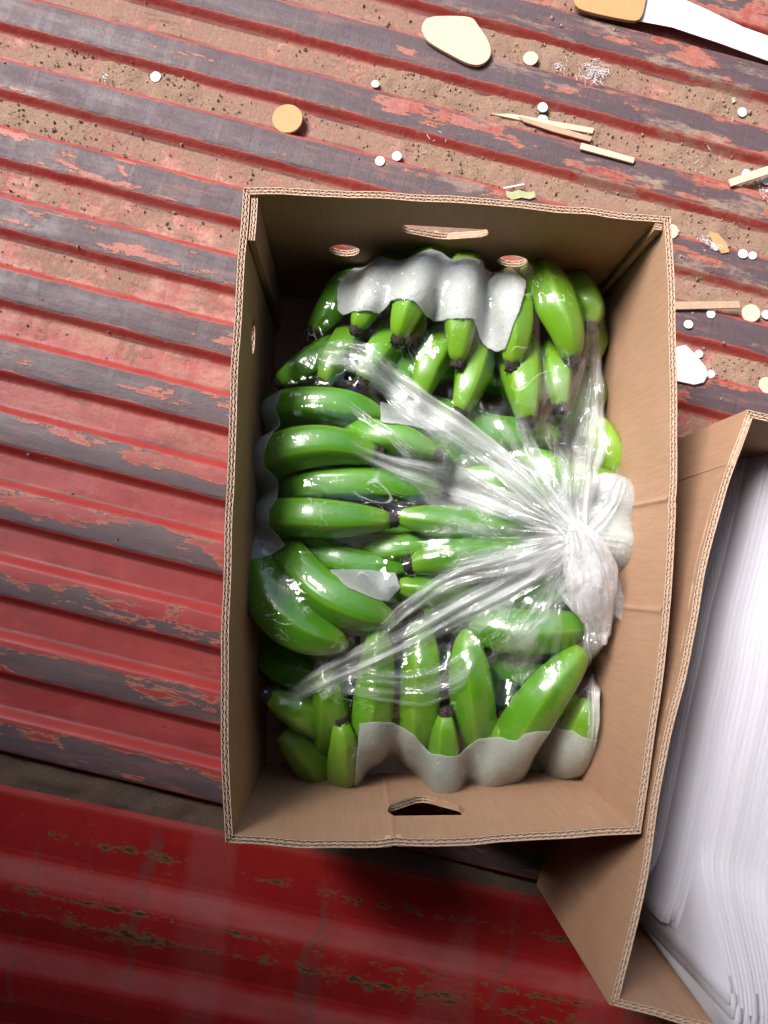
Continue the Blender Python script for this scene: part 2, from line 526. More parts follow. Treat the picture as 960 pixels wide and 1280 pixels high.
M_CARD = mat_card()
M_EDGE = mat_card('cut_cardboard_edge', 1.18, .45)
M_CARD_PALE = mat_card('sunbleached_cardboard', 1.2, .55)
M_CARD_TAN = mat_plain('tan_cardboard_offcut', (.40, .245, .105), .75, .18, 60)
M_FLUTE_SHADE = mat_card('flute_shade_card', .12)  # near-black board: shade down inside the flutes put into the colour
M_FLUTE = mat_card('flute_paper', .95, .2)
M_PEEL = mat_peel()
M_TIP = mat_tip()
M_STRIP = mat_plain('dusty_cardboard_strip', (.37, .26, .175), .8, .25, 90)
M_PAPER = mat_plain('white_paper', (.60, .595, .64), .6, .08, 40)
M_CONF = mat_plain('white_foam_confetti', (.52, .52, .54), .6, .06, 90)
M_SOIL = mat_soil()
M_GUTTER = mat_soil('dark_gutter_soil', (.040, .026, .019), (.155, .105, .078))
M_CRUMB = mat_crumb()
M_LEAF = mat_plain('pale_green_leaf', (.32, .34, .17), .6, .3, 120)
M_FOAM = mat_foam(alpha=.86)
M_FOAM_L = mat_foam('thin_white_foam_film', .66)
M_SHEET = mat_sheet()
M_SHADE_METAL = mat_plain('dark_shade_metal', (.07, .055, .05), .6, .2, 6)  # kept dark so the added cover and side sheets bounce little light

# ================================================================== FLOOR
a0 = W3(0, 92, 0); a1 = W3(480, 217, 0)
ANG = math.atan2(a1.y - a0.y, a1.x - a0.x)
ca, sa = math.cos(ANG), math.sin(ANG)
DEPTH = .0105


def to_local(p):                       # world -> (along, across)
    return (p.x * ca + p.y * sa, -p.x * sa + p.y * ca)


yA = to_local(W3(0, 92, 0))[1]; yB = to_local(W3(0, 916, 0))[1]
P = (yA - yB) / 9.0
Y0 = yA - .5 * P                        # crest centres at Y0 + (k+.5)P in the rotated frame
FLOOR_ORG = Vector((-Y0 * sa, Y0 * ca, 0))      # origin of the floor's object frame


def crest_profile(y):                   # height of the sheet at across-coordinate y (object frame)
    d = np.abs(np.mod(y / P, 1.0) - .5)
    t = np.clip((d - .19) / .145, 0, 1)
    return -DEPTH * (t * t * (3 - 2 * t)) + .0007 * np.cos(np.clip(d / .19, 0, 1) * math.pi / 2)


def dents(x, y):
    return .0022 * (fbm(x * 7, y * 9, 3, 3) - .5)


y_gut = to_local(W3(0, 940, 0))[1] - Y0          # end of the corrugated sheet
ys = []
k0 = math.floor(y_gut / P)
yy = y_gut
lo_y, hi_y = y_gut, .95
k = k0 - 1
prof = [.0, .06, .12, .17, .19, .21, .23, .25, .2625, .275, .295, .315, .335, .36, .42, .5]
while k * P < hi_y:
    for q in prof: ys.append((k + .5 - q) * P)
    for q in prof: ys.append((k + .5 + q) * P)
    k += 1
ys = sorted(set(round(v, 5) for v in ys))
ys = np.array([lo_y] + [v for v in ys if lo_y + .001 < v < hi_y])
xs = np.arange(-1.0, 1.0001, .02)
XX, YY = np.meshgrid(xs, ys)
ZZ = crest_profile(YY) + dents(XX, YY)
nv = XX.size
verts = np.stack([XX.ravel(), YY.ravel(), ZZ.ravel()], 1)


def grid_faces(nr, nc):
    i = np.arange((nr - 1) * (nc - 1))
    r, c = i // (nc - 1), i % (nc - 1)
    a = r * nc + c
    return np.stack([a, a + 1, a + nc + 1, a + nc], 1)


fl = mesh_obj('floor', verts.tolist(), grid_faces(len(ys), len(xs)).tolist(), mat_floor(P))
fl.location = FLOOR_ORG
fl.rotation_euler = (0, 0, ANG)
sol = fl.modifiers.new('sheet', 'SOLIDIFY'); sol.thickness = .002; sol.offset = -1
fl.data.polygons.foreach_set('use_smooth', [True] * len(fl.data.polygons))
tag(fl, 'worn red corrugated metal truck floor with dusty valleys', kind='structure')


def floor_z(p):
    l = to_local(p)
    return float(crest_profile(np.array(l[1] - Y0)) + dents(np.array(l[0]), np.array(l[1] - Y0)))


# lower red panel nearer the viewer, shallow stepped ribs
b0 = W3(0, 1083, 0); b1 = W3(400, 1165, 0)
ANG2 = math.atan2(b1.y - b0.y, b1.x - b0.x)
c2, s2 = math.cos(ANG2), math.sin(ANG2)
l2 = lambda p: (p.x * c2 + p.y * s2, -p.x * s2 + p.y * c2)
top2 = l2(W3(0, 988, 0))[1]
r1 = l2(W3(0, 1086, 0))[1]; r2 = l2(W3(0, 1196, 0))[1]
P2 = r1 - r2
pr = []            # (across, z)
pr.append((top2 + .002, -.012)); pr.append((top2, -.001))
kk = 0
yr = r1
while yr > -1.2:
    pr += [(yr + .020, -.0065), (yr + .014, -.0062), (yr + .011, -.0055), (yr - .010, -.0006), (yr - .014, .0002), (yr - .02, .0004), (yr - .04, -.001)]
    yr -= P2
    kk += 1
pr = [(a, b) for a, b in pr]
org2 = Vector((-s2 * r1, c2 * r1, 0))
ys2 = np.array([a - r1 for a, b in pr]); zs2 = np.array([b for a, b in pr])
xs2 = np.arange(-1.0, 1.0001, .025)
X2, Y2 = np.meshgrid(xs2, ys2)
Z2 = np.repeat(zs2[:, None], len(xs2), 1) + .0016 * (fbm(X2 * 6, Y2 * 8, 9, 3) - .5)
pan = mesh_obj('truck_bed', np.stack([X2.ravel(), Y2.ravel(), Z2.ravel()], 1).tolist(), grid_faces(len(ys2), len(xs2))[:, ::-1].tolist(), mat_panel(P2, [(l2(W3(120, 1058, 0))[1] - r1, .008, 1.0), (l2(W3(200, 1176, 0))[1] - r1, .017, 2.3), (l2(W3(560, 1250, 0))[1] - r1, .007, 4.1), (l2(W3(60, 1262, 0))[1] - r1, .006, 6.2), (l2(W3(160, 1140, 0))[1] - r1, .005, 8.0)]))
pan.location = org2
pan.rotation_euler = (0, 0, ANG2)
sol = pan.modifiers.new('sheet', 'SOLIDIFY'); sol.thickness = .002; sol.offset = -1
tag(pan, 'smooth red metal bed with faint pink ribs and rust lines', kind='structure')

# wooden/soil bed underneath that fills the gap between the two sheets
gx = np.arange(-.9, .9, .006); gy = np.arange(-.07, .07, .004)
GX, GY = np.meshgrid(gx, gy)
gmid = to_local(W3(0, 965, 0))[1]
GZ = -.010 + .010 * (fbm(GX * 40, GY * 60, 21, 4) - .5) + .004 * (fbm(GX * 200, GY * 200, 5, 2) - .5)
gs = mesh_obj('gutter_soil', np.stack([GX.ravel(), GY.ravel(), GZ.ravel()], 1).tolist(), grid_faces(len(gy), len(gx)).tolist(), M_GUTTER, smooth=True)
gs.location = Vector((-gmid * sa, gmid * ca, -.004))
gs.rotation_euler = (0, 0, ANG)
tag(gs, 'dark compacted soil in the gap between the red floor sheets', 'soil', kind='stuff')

# loose soil lying in the valleys
heaps = [(60, 75, 60, .5), (150, 95, 45, .7), (215, 112, 45, 1.0), (60, 165, 70, .7), (20, 150, 40, .7), (150, 200, 70, .25), (230, 270, 60, .2),
         (150, 300, 60, .3), (330, 200, 60, .3), (400, 130, 70, .35), (470, 110, 50, .5), (600, 60, 70, .8), (690, 75, 70, 1.0), (760, 110, 70, .6),
         (880, 150, 70, .8), (930, 175, 60, .7), (560, 110, 60, .8), (520, 100, 60, .9), (640, 150, 70, .9), (720, 165, 60, .8), (840, 210, 60, 1.0),
         (930, 235, 60, .8), (560, 180, 60, .7), (620, 215, 60, .6), (700, 230, 60, .5), (880, 285, 60, 1.0), (930, 330, 50, .8), (900, 390, 60, .6),
         (930, 470, 60, .7), (480, 20, 60, .3), (880, 60, 40, .5), (260, 130, 40, .5), (30, 350, 80, .15), (820, 270, 50, .7)]
hw = [(W3(a, b, -.01), r * m_per_px(0), s) for a, b, r, s in heaps]
sv, sf = [], []


def heap_amount(wx, wy):
    A = np.zeros_like(wx)
    for p, r, s in hw:
        A = np.maximum(A, s * np.exp(-((wx - p.x) ** 2 + (wy - p.y) ** 2) / (r * r)))
    return A


for kk in range(k0, int(hi_y / P) + 1):
    yc = kk * P
    if yc < y_gut + .02 or yc > .62: continue
    ax = np.arange(-.75, .80, .0035)
    ay = np.linspace(-.30 * P, .30 * P, 15)
    AX, AY = np.meshgrid(ax, ay + yc)
    wx = FLOOR_ORG.x + AX * ca - AY * sa; wy = FLOOR_ORG.y + AX * sa + AY * ca
    am = heap_amount(wx, wy)
    edge = np.clip(1 - (np.abs(AY - yc) / (.29 * P)) ** 2, 0, 1)
    t = (am * .0062 + .0002) * (0.35 + 1.0 * fbm(AX * 60, AY * 60, 31, 4)) * edge - .0021 + .0022 * (fbm(AX * 190, AY * 190, 77, 2) - .5)
    z = -DEPTH + dents(AX, AY) + t + .0030 * am * (np.abs(AY - yc) / (.25 * P)) ** 2
    off = len(sv)
    sv += np.stack([AX.ravel(), AY.ravel(), z.ravel()], 1).tolist()
    keep = grid_faces(len(ay), len(ax))
    tt = t.ravel()
    keep = keep[(tt[keep].max(1) > -.0006)]
    sf += (keep + off).tolist()
so = mesh_obj('loose_soil', sv, sf, M_SOIL, smooth=True)
so.location = FLOOR_ORG; so.rotation_euler = (0, 0, ANG)
tag(so, 'dry brown soil drifted along the floor valleys', 'soil', kind='stuff')

# crumbs of soil: joined, nobody could count them
ico_v = np.array([(0, 0, 1), (1, 0, 0), (0, 1, 0), (-1, 0, 0), (0, -1, 0), (0, 0, -1)], float)
ico_f = np.array([(0, 1, 2), (0, 2, 3), (0, 3, 4), (0, 4, 1), (5, 2, 1), (5, 3, 2), (5, 4, 3), (5, 1, 4)])
cv, cf = [], []
cnt = 0
for _ in range(60000):
    if cnt > 7500: break
    px, py = random.uniform(-20, 980), random.uniform(-20, 1000)
    p = W3(px, py, -.008)
    l = to_local(p); yl = l[1] - Y0
    dd = abs((yl / P) % 1.0 - .5)
    am = float(heap_amount(np.array([p.x]), np.array([p.y]))[0])
    wv = (.010 + am * .95) if dd > .29 else .005 + .012 * am
    if py > 520: wv *= .35
    if random.random() > wv: continue
    z = floor_z(p) + (.0025 * am if dd > .3 else 0)
    s = (random.random() ** 4) * .0021 + .00045
    if random.random() < .006: s = random.uniform(.0022, .0040)
    V = ico_v * (rng.uniform(.6, 1.25, (6, 1))) * s * np.array([1, rng.uniform(.6, 1), rng.uniform(.5, .9)])
    an = random.uniform(0, 6.28)
    Rm = np.array([[math.cos(an), -math.sin(an), 0], [math.sin(an), math.cos(an), 0], [0, 0, 1]])
    V = V @ Rm.T + np.array([p.x, p.y, z + s * .4])
    cv += V.tolist(); cf += (ico_f + 6 * cnt).tolist(); cnt += 1
cr = mesh_obj('soil_crumbs', cv, cf, M_CRUMB)
tag(cr, 'small clods and crumbs of dry soil scattered on the red floor', 'soil', kind='stuff')

# ------------------------------------------------------------------ unseen cover added over the near half, shaped to darken the foreground
ROOF_Z = 1.4
ROOF_EDGE = .217
rp = []
for i, x in enumerate(np.arange(-1.9, 1.901, .05)):
    rp.append((x, .015 * (i % 2)))
rv, rf = [], []
for j, y in enumerate((ROOF_EDGE, -1.7)):
    for x, z in rp: rv.append((x, y - (.55 * x if j == 0 else 0), ROOF_Z + z))
nr = len(rp)
for i in range(nr - 1): rf.append((i, i + 1, nr + i + 1, nr + i))
shade_roof = mesh_obj('shade_roof', rv, rf, M_SHADE_METAL)
sol = shade_roof.modifiers.new('sheet', 'SOLIDIFY'); sol.thickness = .004
tag(shade_roof, 'unseen ribbed metal cover added to shade the near half', kind='structure')


def shade_wall(name, ax, ay, bx, by, label):  # unseen walls added to keep out light from the sides and rear
    L = math.hypot(bx - ax, by - ay); n = int(L / .06)
    V, Fc = [], []
    dx, dy = (bx - ax) / L, (by - ay) / L
    for i in range(n + 1):
        o = .02 * (i % 2); t = L * i / n
        for z in (-.05, ROOF_Z): V.append((ax + dx * t - dy * o, ay + dy * t + dx * o, z))
    for i in range(n): Fc.append((2 * i, 2 * i + 2, 2 * i + 3, 2 * i + 1))
    w = mesh_obj(name, V, Fc, M_SHADE_METAL)
    sol = w.modifiers.new('sheet', 'SOLIDIFY'); sol.thickness = .003
    return tag(w, label, kind='structure')


shade_wall('shade_wall_right', 1.05, -1.6, 1.05, 2.4, 'unseen ribbed metal wall added on the right to block light')
shade_wall('shade_wall_left', -1.25, -1.6, -1.25, .2, 'unseen ribbed metal wall added on the left to block light')
shade_wall('shade_wall_rear', -1.25, -1.62, 1.05, -1.62, 'unseen ribbed metal wall added behind the viewer to block light')

# ================================================================== CARTONS
BOARD = .0062


def ribbon(V, Fc, pts, width, down, up=Vector((0, 0, 1))):
    """paper edge seen end-on: a thin strip along pts with walls going down"""
    pts = [Vector(p) for p in pts]
    n = len(pts)
    b = len(V)
    for i in range(n):
        t = (pts[min(i + 1, n - 1)] - pts[max(i - 1, 0)])
        s = t.cross(up)
        if s.length < 1e-9: s = Vector((1, 0, 0))
        s.normalize()
        for sg in (-1, 1):
            V.append(pts[i] + s * sg * width / 2)
        for sg in (-1, 1):
            V.append(pts[i] + s * sg * width / 2 - up * down)
    for i in range(n - 1):
        q = b + 4 * i; r = q + 4
        Fc.append((q, q + 1, r + 1, r))
        Fc.append((q + 2, q, r, r + 2))
        Fc.append((q + 1, q + 3, r + 3, r + 1))


def flute_edge(name, outer, inner, parent, down=.0072, up=Vector((0, 0, 1)), pitch=(.0058, .0068), w=.00056):
    """double-wall corrugated board seen on its cut edge between the two paths"""
    outer = np.asarray(outer, float); inner = np.asarray(inner, float)
    L = np.linalg.norm(np.diff(outer, axis=0), axis=1).sum()
    V, Fc = [], []

    def at(s, wv):
        n = len(outer)
        return outer_i(s) * (1 - wv) + inner_i(s) * wv
    d = np.r_[0, np.cumsum(np.linalg.norm(np.diff(outer, axis=0), axis=1))]
    outer_i = lambda s: np.array([np.interp(s, d, outer[:, k]) for k in range(3)])
    inner_i = lambda s: np.array([np.interp(s, d, inner[:, k]) for k in range(3)])
    nl = max(4, int(L / .006))
    for wv in (.09, .5, .91):
        pts = []
        for s in np.linspace(0, L, nl):
            p = at(s, wv + .03 * (vnoise(s * 90, wv * 9, 4) - .5)); p[2] += .0007 * (vnoise(s * 300, wv * 7, 8) - .5)
            pts.append(p)
        ribbon(V, Fc, pts, w * 1.1, down, up)
    for (lo, hi), pit in (((.13, .46), pitch[0]), ((.54, .87), pitch[1])):
        nz = max(4, int(L / pit * 4))
        pts = []
        for i, s in enumerate(np.linspace(0, L, nz)):
            ss = s + .25 * pit * (vnoise(s * 60, pit * 1e4, 6) - .5)
            wv = lo + (hi - lo) * (.5 + .5 * math.sin(ss / pit * 2 * math.pi) * (.8 + .25 * vnoise(s * 130, 3, 2)))
            p = at(s, wv); p[2] -= .0004
            pts.append(p)
        ribbon(V, Fc, pts, w * .85, down, up)
    return mesh_obj(name, V, Fc, M_FLUTE if w < .0005 else M_EDGE, parent)


def ellipse(cx, cy, rx, ry, n=28):
    return [(cx + rx * math.cos(2 * math.pi * i / n), cy + ry * math.sin(2 * math.pi * i / n)) for i in range(n)]


def build_wall(name, parent, O, I, holes, bulge=None, mat=M_CARD):
    """O, I: functions (u, v) -> outer / inner surface point; u metres along, v metres up. holes: polygons in (u, v)"""
    Lu, Hv = O.L, O.H
    # boundary + interior grid points
    P2, E = [], []

    def loop(pts):
        b = len(P2)
        for p in pts: P2.append(Vector(p))
        for i in range(len(pts)): E.append((b + i, b + (i + 1) % len(pts)))
    nu = max(4, int(Lu / .012)); nvv = 14
    us = np.linspace(0, Lu, nu + 1)
    for (u0, amp, wd) in getattr(O, 'cre', ()):
        us = np.array([q for q in us if abs(q - u0) > .006 or q in (0, Lu)] + [u0 + q * wd for q in (-2, -1.2, -.5, 0, .5, 1.2, 2)])
    us = np.array(sorted(us))
    outer = [(u, 0) for u in us] + [(Lu, v) for v in np.linspace(0, Hv, nvv + 1)[1:]] + [(u, Hv) for u in us[::-1][1:]] + [(0, v) for v in np.linspace(Hv, 0, nvv + 1)[1:-1]]
    loop(outer)
    for h in holes: loop(h)
    nb = len(P2)

    def inside(p, h):
        c = False; n = len(h)
        for i in range(n):
            x1, y1 = h[i]; x2, y2 = h[(i + 1) % n]
            if (y1 > p[1]) != (y2 > p[1]) and p[0] < (x2 - x1) * (p[1] - y1) / (y2 - y1) + x1: c = not c
        return c
    for u in us[1:-1]:
        for v in np.linspace(0, Hv, nvv + 1)[1:-1]:
            if any(inside((u, v), h) for h in holes): continue
            P2.append(Vector((u, v)))
    r = delaunay_2d_cdt(P2, E, [], 0, 1e-7)
    pv, tri = r[0], r[2]
    keep = []
    for f in tri:
        cx = sum(pv[i].x for i in f) / len(f); cy = sum(pv[i].y for i in f) / len(f)
        if any(inside((cx, cy), h) for h in holes): continue
        keep.append(tuple(f))
    n = len(pv)
    V = [O(p.x, p.y) for p in pv] + [I(p.x, p.y) for p in pv]
    Fc = [f for f in keep] + [tuple(i + n for i in f[::-1]) for f in keep]
    # close bottom and sides, cap 7 mm below the top edge so the flutes show
    for h in holes:
        m_ = len(h); b = len(V)
        for (u, v) in h: V.append(O(u, v)); V.append(I(u, v))
        for i in range(m_):
            j = (i + 1) % m_
            if h[i][1] < min(q[1] for q in h) + .35 * (max(q[1] for q in h) - min(q[1] for q in h)) and h[j][1] <= h[i][1] + .9:
                dz = .006
                k_ = len(V)
                for q in (i, j):
                    u, v = h[q]; V.append(O(u, v - dz)); V.append(I(u, v - dz))
                Fc.append((k_, k_ + 1, k_ + 3, k_ + 2))
            else:
                Fc.append((b + 2 * i, b + 2 * i + 1, b + 2 * j + 1, b + 2 * j))
    b = len(V)
    for u in us: V.append(O(u, Hv - .0066)); V.append(I(u, Hv - .0066))
    cap0 = len(Fc)
    for i in range(len(us) - 1): Fc.append((b + 2 * i, b + 2 * i + 1, b + 2 * i + 3, b + 2 * i + 2))
    cap1 = len(Fc)
    for u in (0, Lu):
        b = len(V)
        V += [O(u, 0), I(u, 0), I(u, Hv), O(u, Hv)]
        Fc.append((b, b + 1, b + 2, b + 3))
    w = mesh_obj(name, V, Fc, mat, parent)
    me = w.data
    me.materials.append(M_FLUTE_SHADE)
    for i in range(cap0, cap1): me.polygons[i].material_index = 1
    # rim
    top = np.linspace(0, Lu, max(8, int(Lu / .01)))
    e = flute_edge('corrugated_edge', [O(u, Hv) for u in top], [I(u, Hv) for u in top], w)
    for h in holes:
        lo = min(q[1] for q in h); hi = max(q[1] for q in h)
        seg = [q for q in h if q[1] < lo + .62 * (hi - lo)]
        seg.sort(key=lambda q: q[0])
        if len(seg) < 3: continue
        sg = resample(np.array([(q[0], q[1], 0) for q in seg]), 30)
        flute_edge('corrugated_edge', [O(q[0], q[1]) for q in sg], [I(q[0], q[1]) for q in sg], w, down=.005)
    return w


class Surf:
    def __init__(self, base, rim, L, H, ease):
        self.b, self.r, self.L, self.H, self.ease = np.asarray(base), np.asarray(rim), L, H, ease
        self.t = np.linspace(0, L, len(base))

    def __call__(self, u, v):
        f = min(max(v / self.H, -.1), 1.0)
        w = f if self.ease is None else f ** self.ease
        p = np.array([np.interp(u, self.t, self.b[:, k]) for k in range(2)])
        q = np.array([np.interp(u, self.t, self.r[:, k]) for k in range(2)])
        xy = p * (1 - w) + q * w
        for (u0, amp, wd) in getattr(self, 'cre', ()):
            k = amp * math.exp(-((u - u0) / wd) ** 2) * (.35 + .65 * min(1, f * 1.3))
            a = np.array([np.interp(u - .004, self.t, self.r[:, q]) for q in range(2)]); b = np.array([np.interp(u + .004, self.t, self.r[:, q]) for q in range(2)])
            tt = (b - a) / (np.linalg.norm(b - a) + 1e-9)
            xy = xy + k * np.array([tt[1], -tt[0]])
        z0 = v
        return Vector((xy[0], xy[1], z0 * (1 + .0) + self.zr(u) * f))

    def zr(self, u):
        return .0016 * (vnoise(u * 14, self.L * 31, 3) - .5)


def inset(poly, d):
    """inward offset of a closed polyline (clockwise seen from above or not)"""
    P_ = np.asarray(poly, float)
    area = .5 * np.sum(P_[:, 0] * np.roll(P_[:, 1], -1) - np.roll(P_[:, 0], -1) * P_[:, 1])
    sg = 1 if area > 0 else -1
    n = len(P_)
    out = []
    for i in range(n):
        a = P_[i] - P_[i - 1]; b = P_[(i + 1) % n] - P_[i]
        a = a / np.linalg.norm(a); b = b / np.linalg.norm(b)
        na = sg * np.array([-a[1], a[0]]); nb = sg * np.array([-b[1], b[0]])
        k = na + nb
        out.append(P_[i] + k * d / max(.35, np.dot(k, na)))
    return np.array(out)


RIM = .23


def carton(name, label, rim_sides, base_corners, hole_fn, cre):
    """rim_sides: four lists of world xy points, corner to corner; base_corners: four world xy points"""
    root = empty(name, (float(base_corners[0][0]), float(base_corners[0][1]), 0))
    root.location = (0, 0, 0)
    tag(root, label, 'box', 'cardboard cartons on the truck floor')
    N = 40
    rim_loop, base_loop = [], []
    for i in range(4):
        sd_ = resample(np.c_[catmull([(*p, 0) for p in rim_sides[i]], 60)[:, :2], np.zeros(60)], N + 1)[:, :2]
        rim_loop += sd_[:-1].tolist()
        a = np.array(base_corners[i]); b = np.array(base_corners[(i + 1) % 4])
        base_loop += [(a * (1 - t) + b * t).tolist() for t in np.linspace(0, 1, N + 1)[:-1]]
    rim_loop = np.array(rim_loop)
    cc_ = rim_loop.mean(0); dv = rim_loop - cc_; dv /= np.linalg.norm(dv, axis=1)[:, None]
    rim_loop = rim_loop + dv * (.0022 * (vnoise(np.arange(4 * N) * .31, 0 * np.arange(4 * N), 17) - .5))[:, None]
    rim_in = inset(rim_loop, BOARD); base_in = inset(base_loop, BOARD)
    rim_loop = np.array(rim_loop); base_loop = np.array(base_loop)
    walls = []
    for i in range(4):
        idx = [(i * N + j) % (4 * N) for j in range(N + 1)]
        L = np.linalg.norm(np.diff(rim_loop[idx], axis=0), axis=1).sum()
        ease = 1.25
        O = Surf(base_loop[idx], rim_loop[idx], L, RIM, ease)
        I = Surf(base_in[idx], rim_in[idx], L, RIM, ease)
        if cre and i in cre: O.cre = I.cre = [(f_ * L, a_, w_) for f_, a_, w_ in cre[i]]
        walls.append((build_wall('side_panel', root, O, I, hole_fn(i, O, I)), O, I))
    bp = [Vector((p[0], p[1], .006)) for p in base_in[::N]]
    V = bp + [p + Vector((0, 0, -.005)) for p in bp]
    mesh_obj('bottom_panel', V, [(0, 1, 2, 3), (7, 6, 5, 4), (0, 4, 5, 1), (1, 5, 6, 2), (2, 6, 7, 3), (3, 7, 4, 0)], M_CARD, root)
    return root, walls


def xy(px, py, z=RIM):
    p = W3(px, py, z); return (p.x, p.y)


# order: top (TL->TR), right (TR->BR), bottom (BR->BL), left (BL->TL)
c_tl, c_tr, c_br, c_bl = (303, 234), (838, 270), (801, 1042), (282, 1053)
sides1 = [[xy(*q) for q in s] for s in (
    [c_tl, (400, 236), (520, 241), (640, 250), (760, 262), c_tr],
    [c_tr, (842, 340), (847, 500), (846, 620), (836, 780), (820, 910), c_br],
    [c_br, (700, 1049), (600, 1055), (520, 1059), (430, 1061), (350, 1058), c_bl],
    [c_bl, (276, 930), (276, 800), (281, 650), (285, 520), (294, 380), c_tl])]


def uv_of(I, px, py, z):
    """distance along a wall of the point seen at (px, py) on it at height z"""
    p = W3(px, py, z)
    best = min((((I(u, z).xy - p.xy).length), u) for u in np.linspace(0, I.L, 400))
    return best[1]


def solve_hole(I, px, py):
    """(u, v) on the wall's inner face of a photograph point"""
    best = None
    for v in np.linspace(.01, RIM, 111):
        p = W3(px, py, v)
        for u in np.linspace(0, I.L, 160):
            d = (I(u, v).xy - p.xy).length
            if best is None or d < best[0]: best = (d, u, v)
    return best[1], best[2]


def holes1(i, O, I):
    if i == 0:
        hs = []
        cu, cv_ = solve_hole(I, 556, 289)
        w = .039
        # hand hole: flat top, lower lip dropping to a shallow point
        top = [(-w, .004), (-w * .93, .009), (w * .93, .009), (w, .004)]
        low = [(w * .99, -.001), (w * .9, -.005), (0.004, -.0145), (-.004, -.0145), (-w * .9, -.005), (-w * .99, -.001)]
        hs.append([(cu + a, cv_ + b) for a, b in top + low])
        for q in ((430, 314), (640, 326)):
            u, v = solve_hole(I, *q); hs.append(ellipse(u, v, .0145, .0125))
        return hs
    if i == 2:
        cu, cv_ = solve_hole(I, 532, 1008)
        w = .033
        return [[(cu + a, cv_ + b) for a, b in [(-w * .85, .024), (w * .85, .024), (w, .012), (w * .9, -.004), (.004, -.030), (-.004, -.030), (-w * .9, -.004), (-w, .012)][::-1]]]
    if i == 3:
        u, v = solve_hole(I, 316, 420)
        return [ellipse(u, v, .016, .010)]
    return []


box1, walls1 = carton('cardboard_box', 'open brown carton holding the bagged green bananas', sides1, [xy(*c) for c in (c_tl, c_tr, c_br, c_bl)], holes1, {1: [(.475, .0016, .0022), (.655, .0012, .0025)], 2: [(.60, .0010, .002)]})

# folded glue flap lying against the inside of the left wall at its far corner, and one at the right corner
I_l = walls1[3][2]
u0, u1 = I_l.L - .044, I_l.L - .004


def flap(I, u0, u1, parent, gap=.0012, taper=.0):
    us = np.linspace(u0, u1, 10)
    V = []; nrm = Vector((1, 0, 0))
    pa = I((u0 + u1) / 2 - .01, RIM); pb = I((u0 + u1) / 2 + .01, RIM)
    t = (pb - pa); nrm = Vector((0, 0, 1)).cross(t).normalized()
    cen = Vector((W3(550, 640, RIM).x, W3(550, 640, RIM).y, RIM))
    if nrm.dot(cen - pa) < 0: nrm = -nrm
    o_, i_ = [], []
    for u in us:
        o_.append(I(u, RIM) + nrm * gap); i_.append(I(u, RIM) + nrm * (gap + BOARD * .85))
    Fc = []
    for q, u in enumerate(us):
        for v in (RIM, .012):
            V.append(I(u, v) + nrm * gap); V.append(I(u, v) + nrm * (gap + BOARD * .85))
    for q in range(len(us) - 1):
        a = 4 * q; b = a + 4
        Fc += [(a + 1, a + 3, b + 3, b + 1), (a + 2, a, b, b + 2)]
    e = len(us) * 4 - 4
    Fc += [(0, 2, 3, 1), (e, e + 1, e + 3, e + 2)]
    w = mesh_obj('glue_flap', V, Fc, M_CARD, parent)
    flute_edge('corrugated_edge', o_, i_, w)


flap(I_l, u0, u1, box1)
I_t = walls1[0][2]
flap(I_t, I_t.L - .0125, I_t.L - .003, box1)

# second carton, turned, to the right
d_tl, d_bl = (934, 511), (762, 1256)
A2 = np.array(xy(*d_tl)); B2 = np.array(xy(*d_bl))
vdir = (A2 - B2) / np.linalg.norm(A2 - B2)
hdir = np.array([vdir[1], -vdir[0]])
C2 = A2 + hdir * .34; D2 = B2 + hdir * .34
mid2 = [xy(*q) for q in ((797, 1110), (822, 950), (846, 850), (878, 690), (908, 585))]
sides2 = [[tuple(A2), tuple(A2 * .66 + C2 * .34), tuple(A2 * .33 + C2 * .67), tuple(C2)],
          [tuple(C2), tuple(C2 * .5 + D2 * .5 + hdir * .004), tuple(D2)],
          [tuple(D2), tuple(B2 * .4 + D2 * .6), tuple(B2 * .8 + D2 * .2), tuple(B2)],
          [tuple(B2)] + mid2 + [tuple(A2)]]
sides2[0][1:3] = [tuple(np.array(p)) for p in sides2[0][1:3]]
box2, walls2 = carton('cardboard_box', 'second brown carton at right, full of white foam sheets', sides2, [tuple(A2), tuple(C2), tuple(D2), tuple(B2)], lambda i, O, I: [], None)
I2 = walls2[3][2]
flap(I2, I2.L - .05, I2.L - .004, box2)

# ================================================================== BANANAS
BAN = []     # (label, pts, r_px, tip, tone)


def B(label, pts, r, tip=True, tone=0.0):
    BAN.append((label, pts, r, tip, tone))


# far row, under and beside the white foam cover; tips toward the viewer
B('dark green banana alone at the far left edge of the pile', [(452, 352, .05), (435, 360, .10), (415, 385, .122), (392, 414, .120)], 25, True, 0.0)
B('banana poking out at the left end of the far foam cover', [(497, 330, .06), (488, 338, .12), (470, 365, .146), (455, 392, .150), (447, 411, .148)], 25, True, .25)
B('second banana from the left below the far foam cover', [(543, 316, .06), (537, 324, .13), (523, 355, .155), (508, 392, .158), (498, 422, .152)], 26, True, .35)
B('short banana showing under the middle of the far foam cover', [(585, 322, .06), (582, 330, .13), (578, 365, .155), (575, 410, .158), (572, 452, .153)], 24, True, .45)
B('bright banana half hidden by the right edge of the far foam cover', [(632, 356, .06), (635, 362, .13), (642, 384, .155), (645, 415, .158), (640, 455, .153)], 26, True, .40)
B('large uncovered banana right of the far foam cover', [(672, 342, .07), (678, 352, .13), (692, 378, .152), (707, 412, .156), (715, 447, .150)], 31, True, .40)
B('banana at the far right corner with its tip turned to the wall', [(706, 352, .06), (718, 356, .11), (733, 372, .130), (741, 388, .134), (740, 405, .132)], 24, True, .45)
B('yellowish banana peeping out below the far right corner tip', [(722, 390, .06), (738, 408, .095), (745, 428, .10), (741, 452, .095)], 18, True, .6)
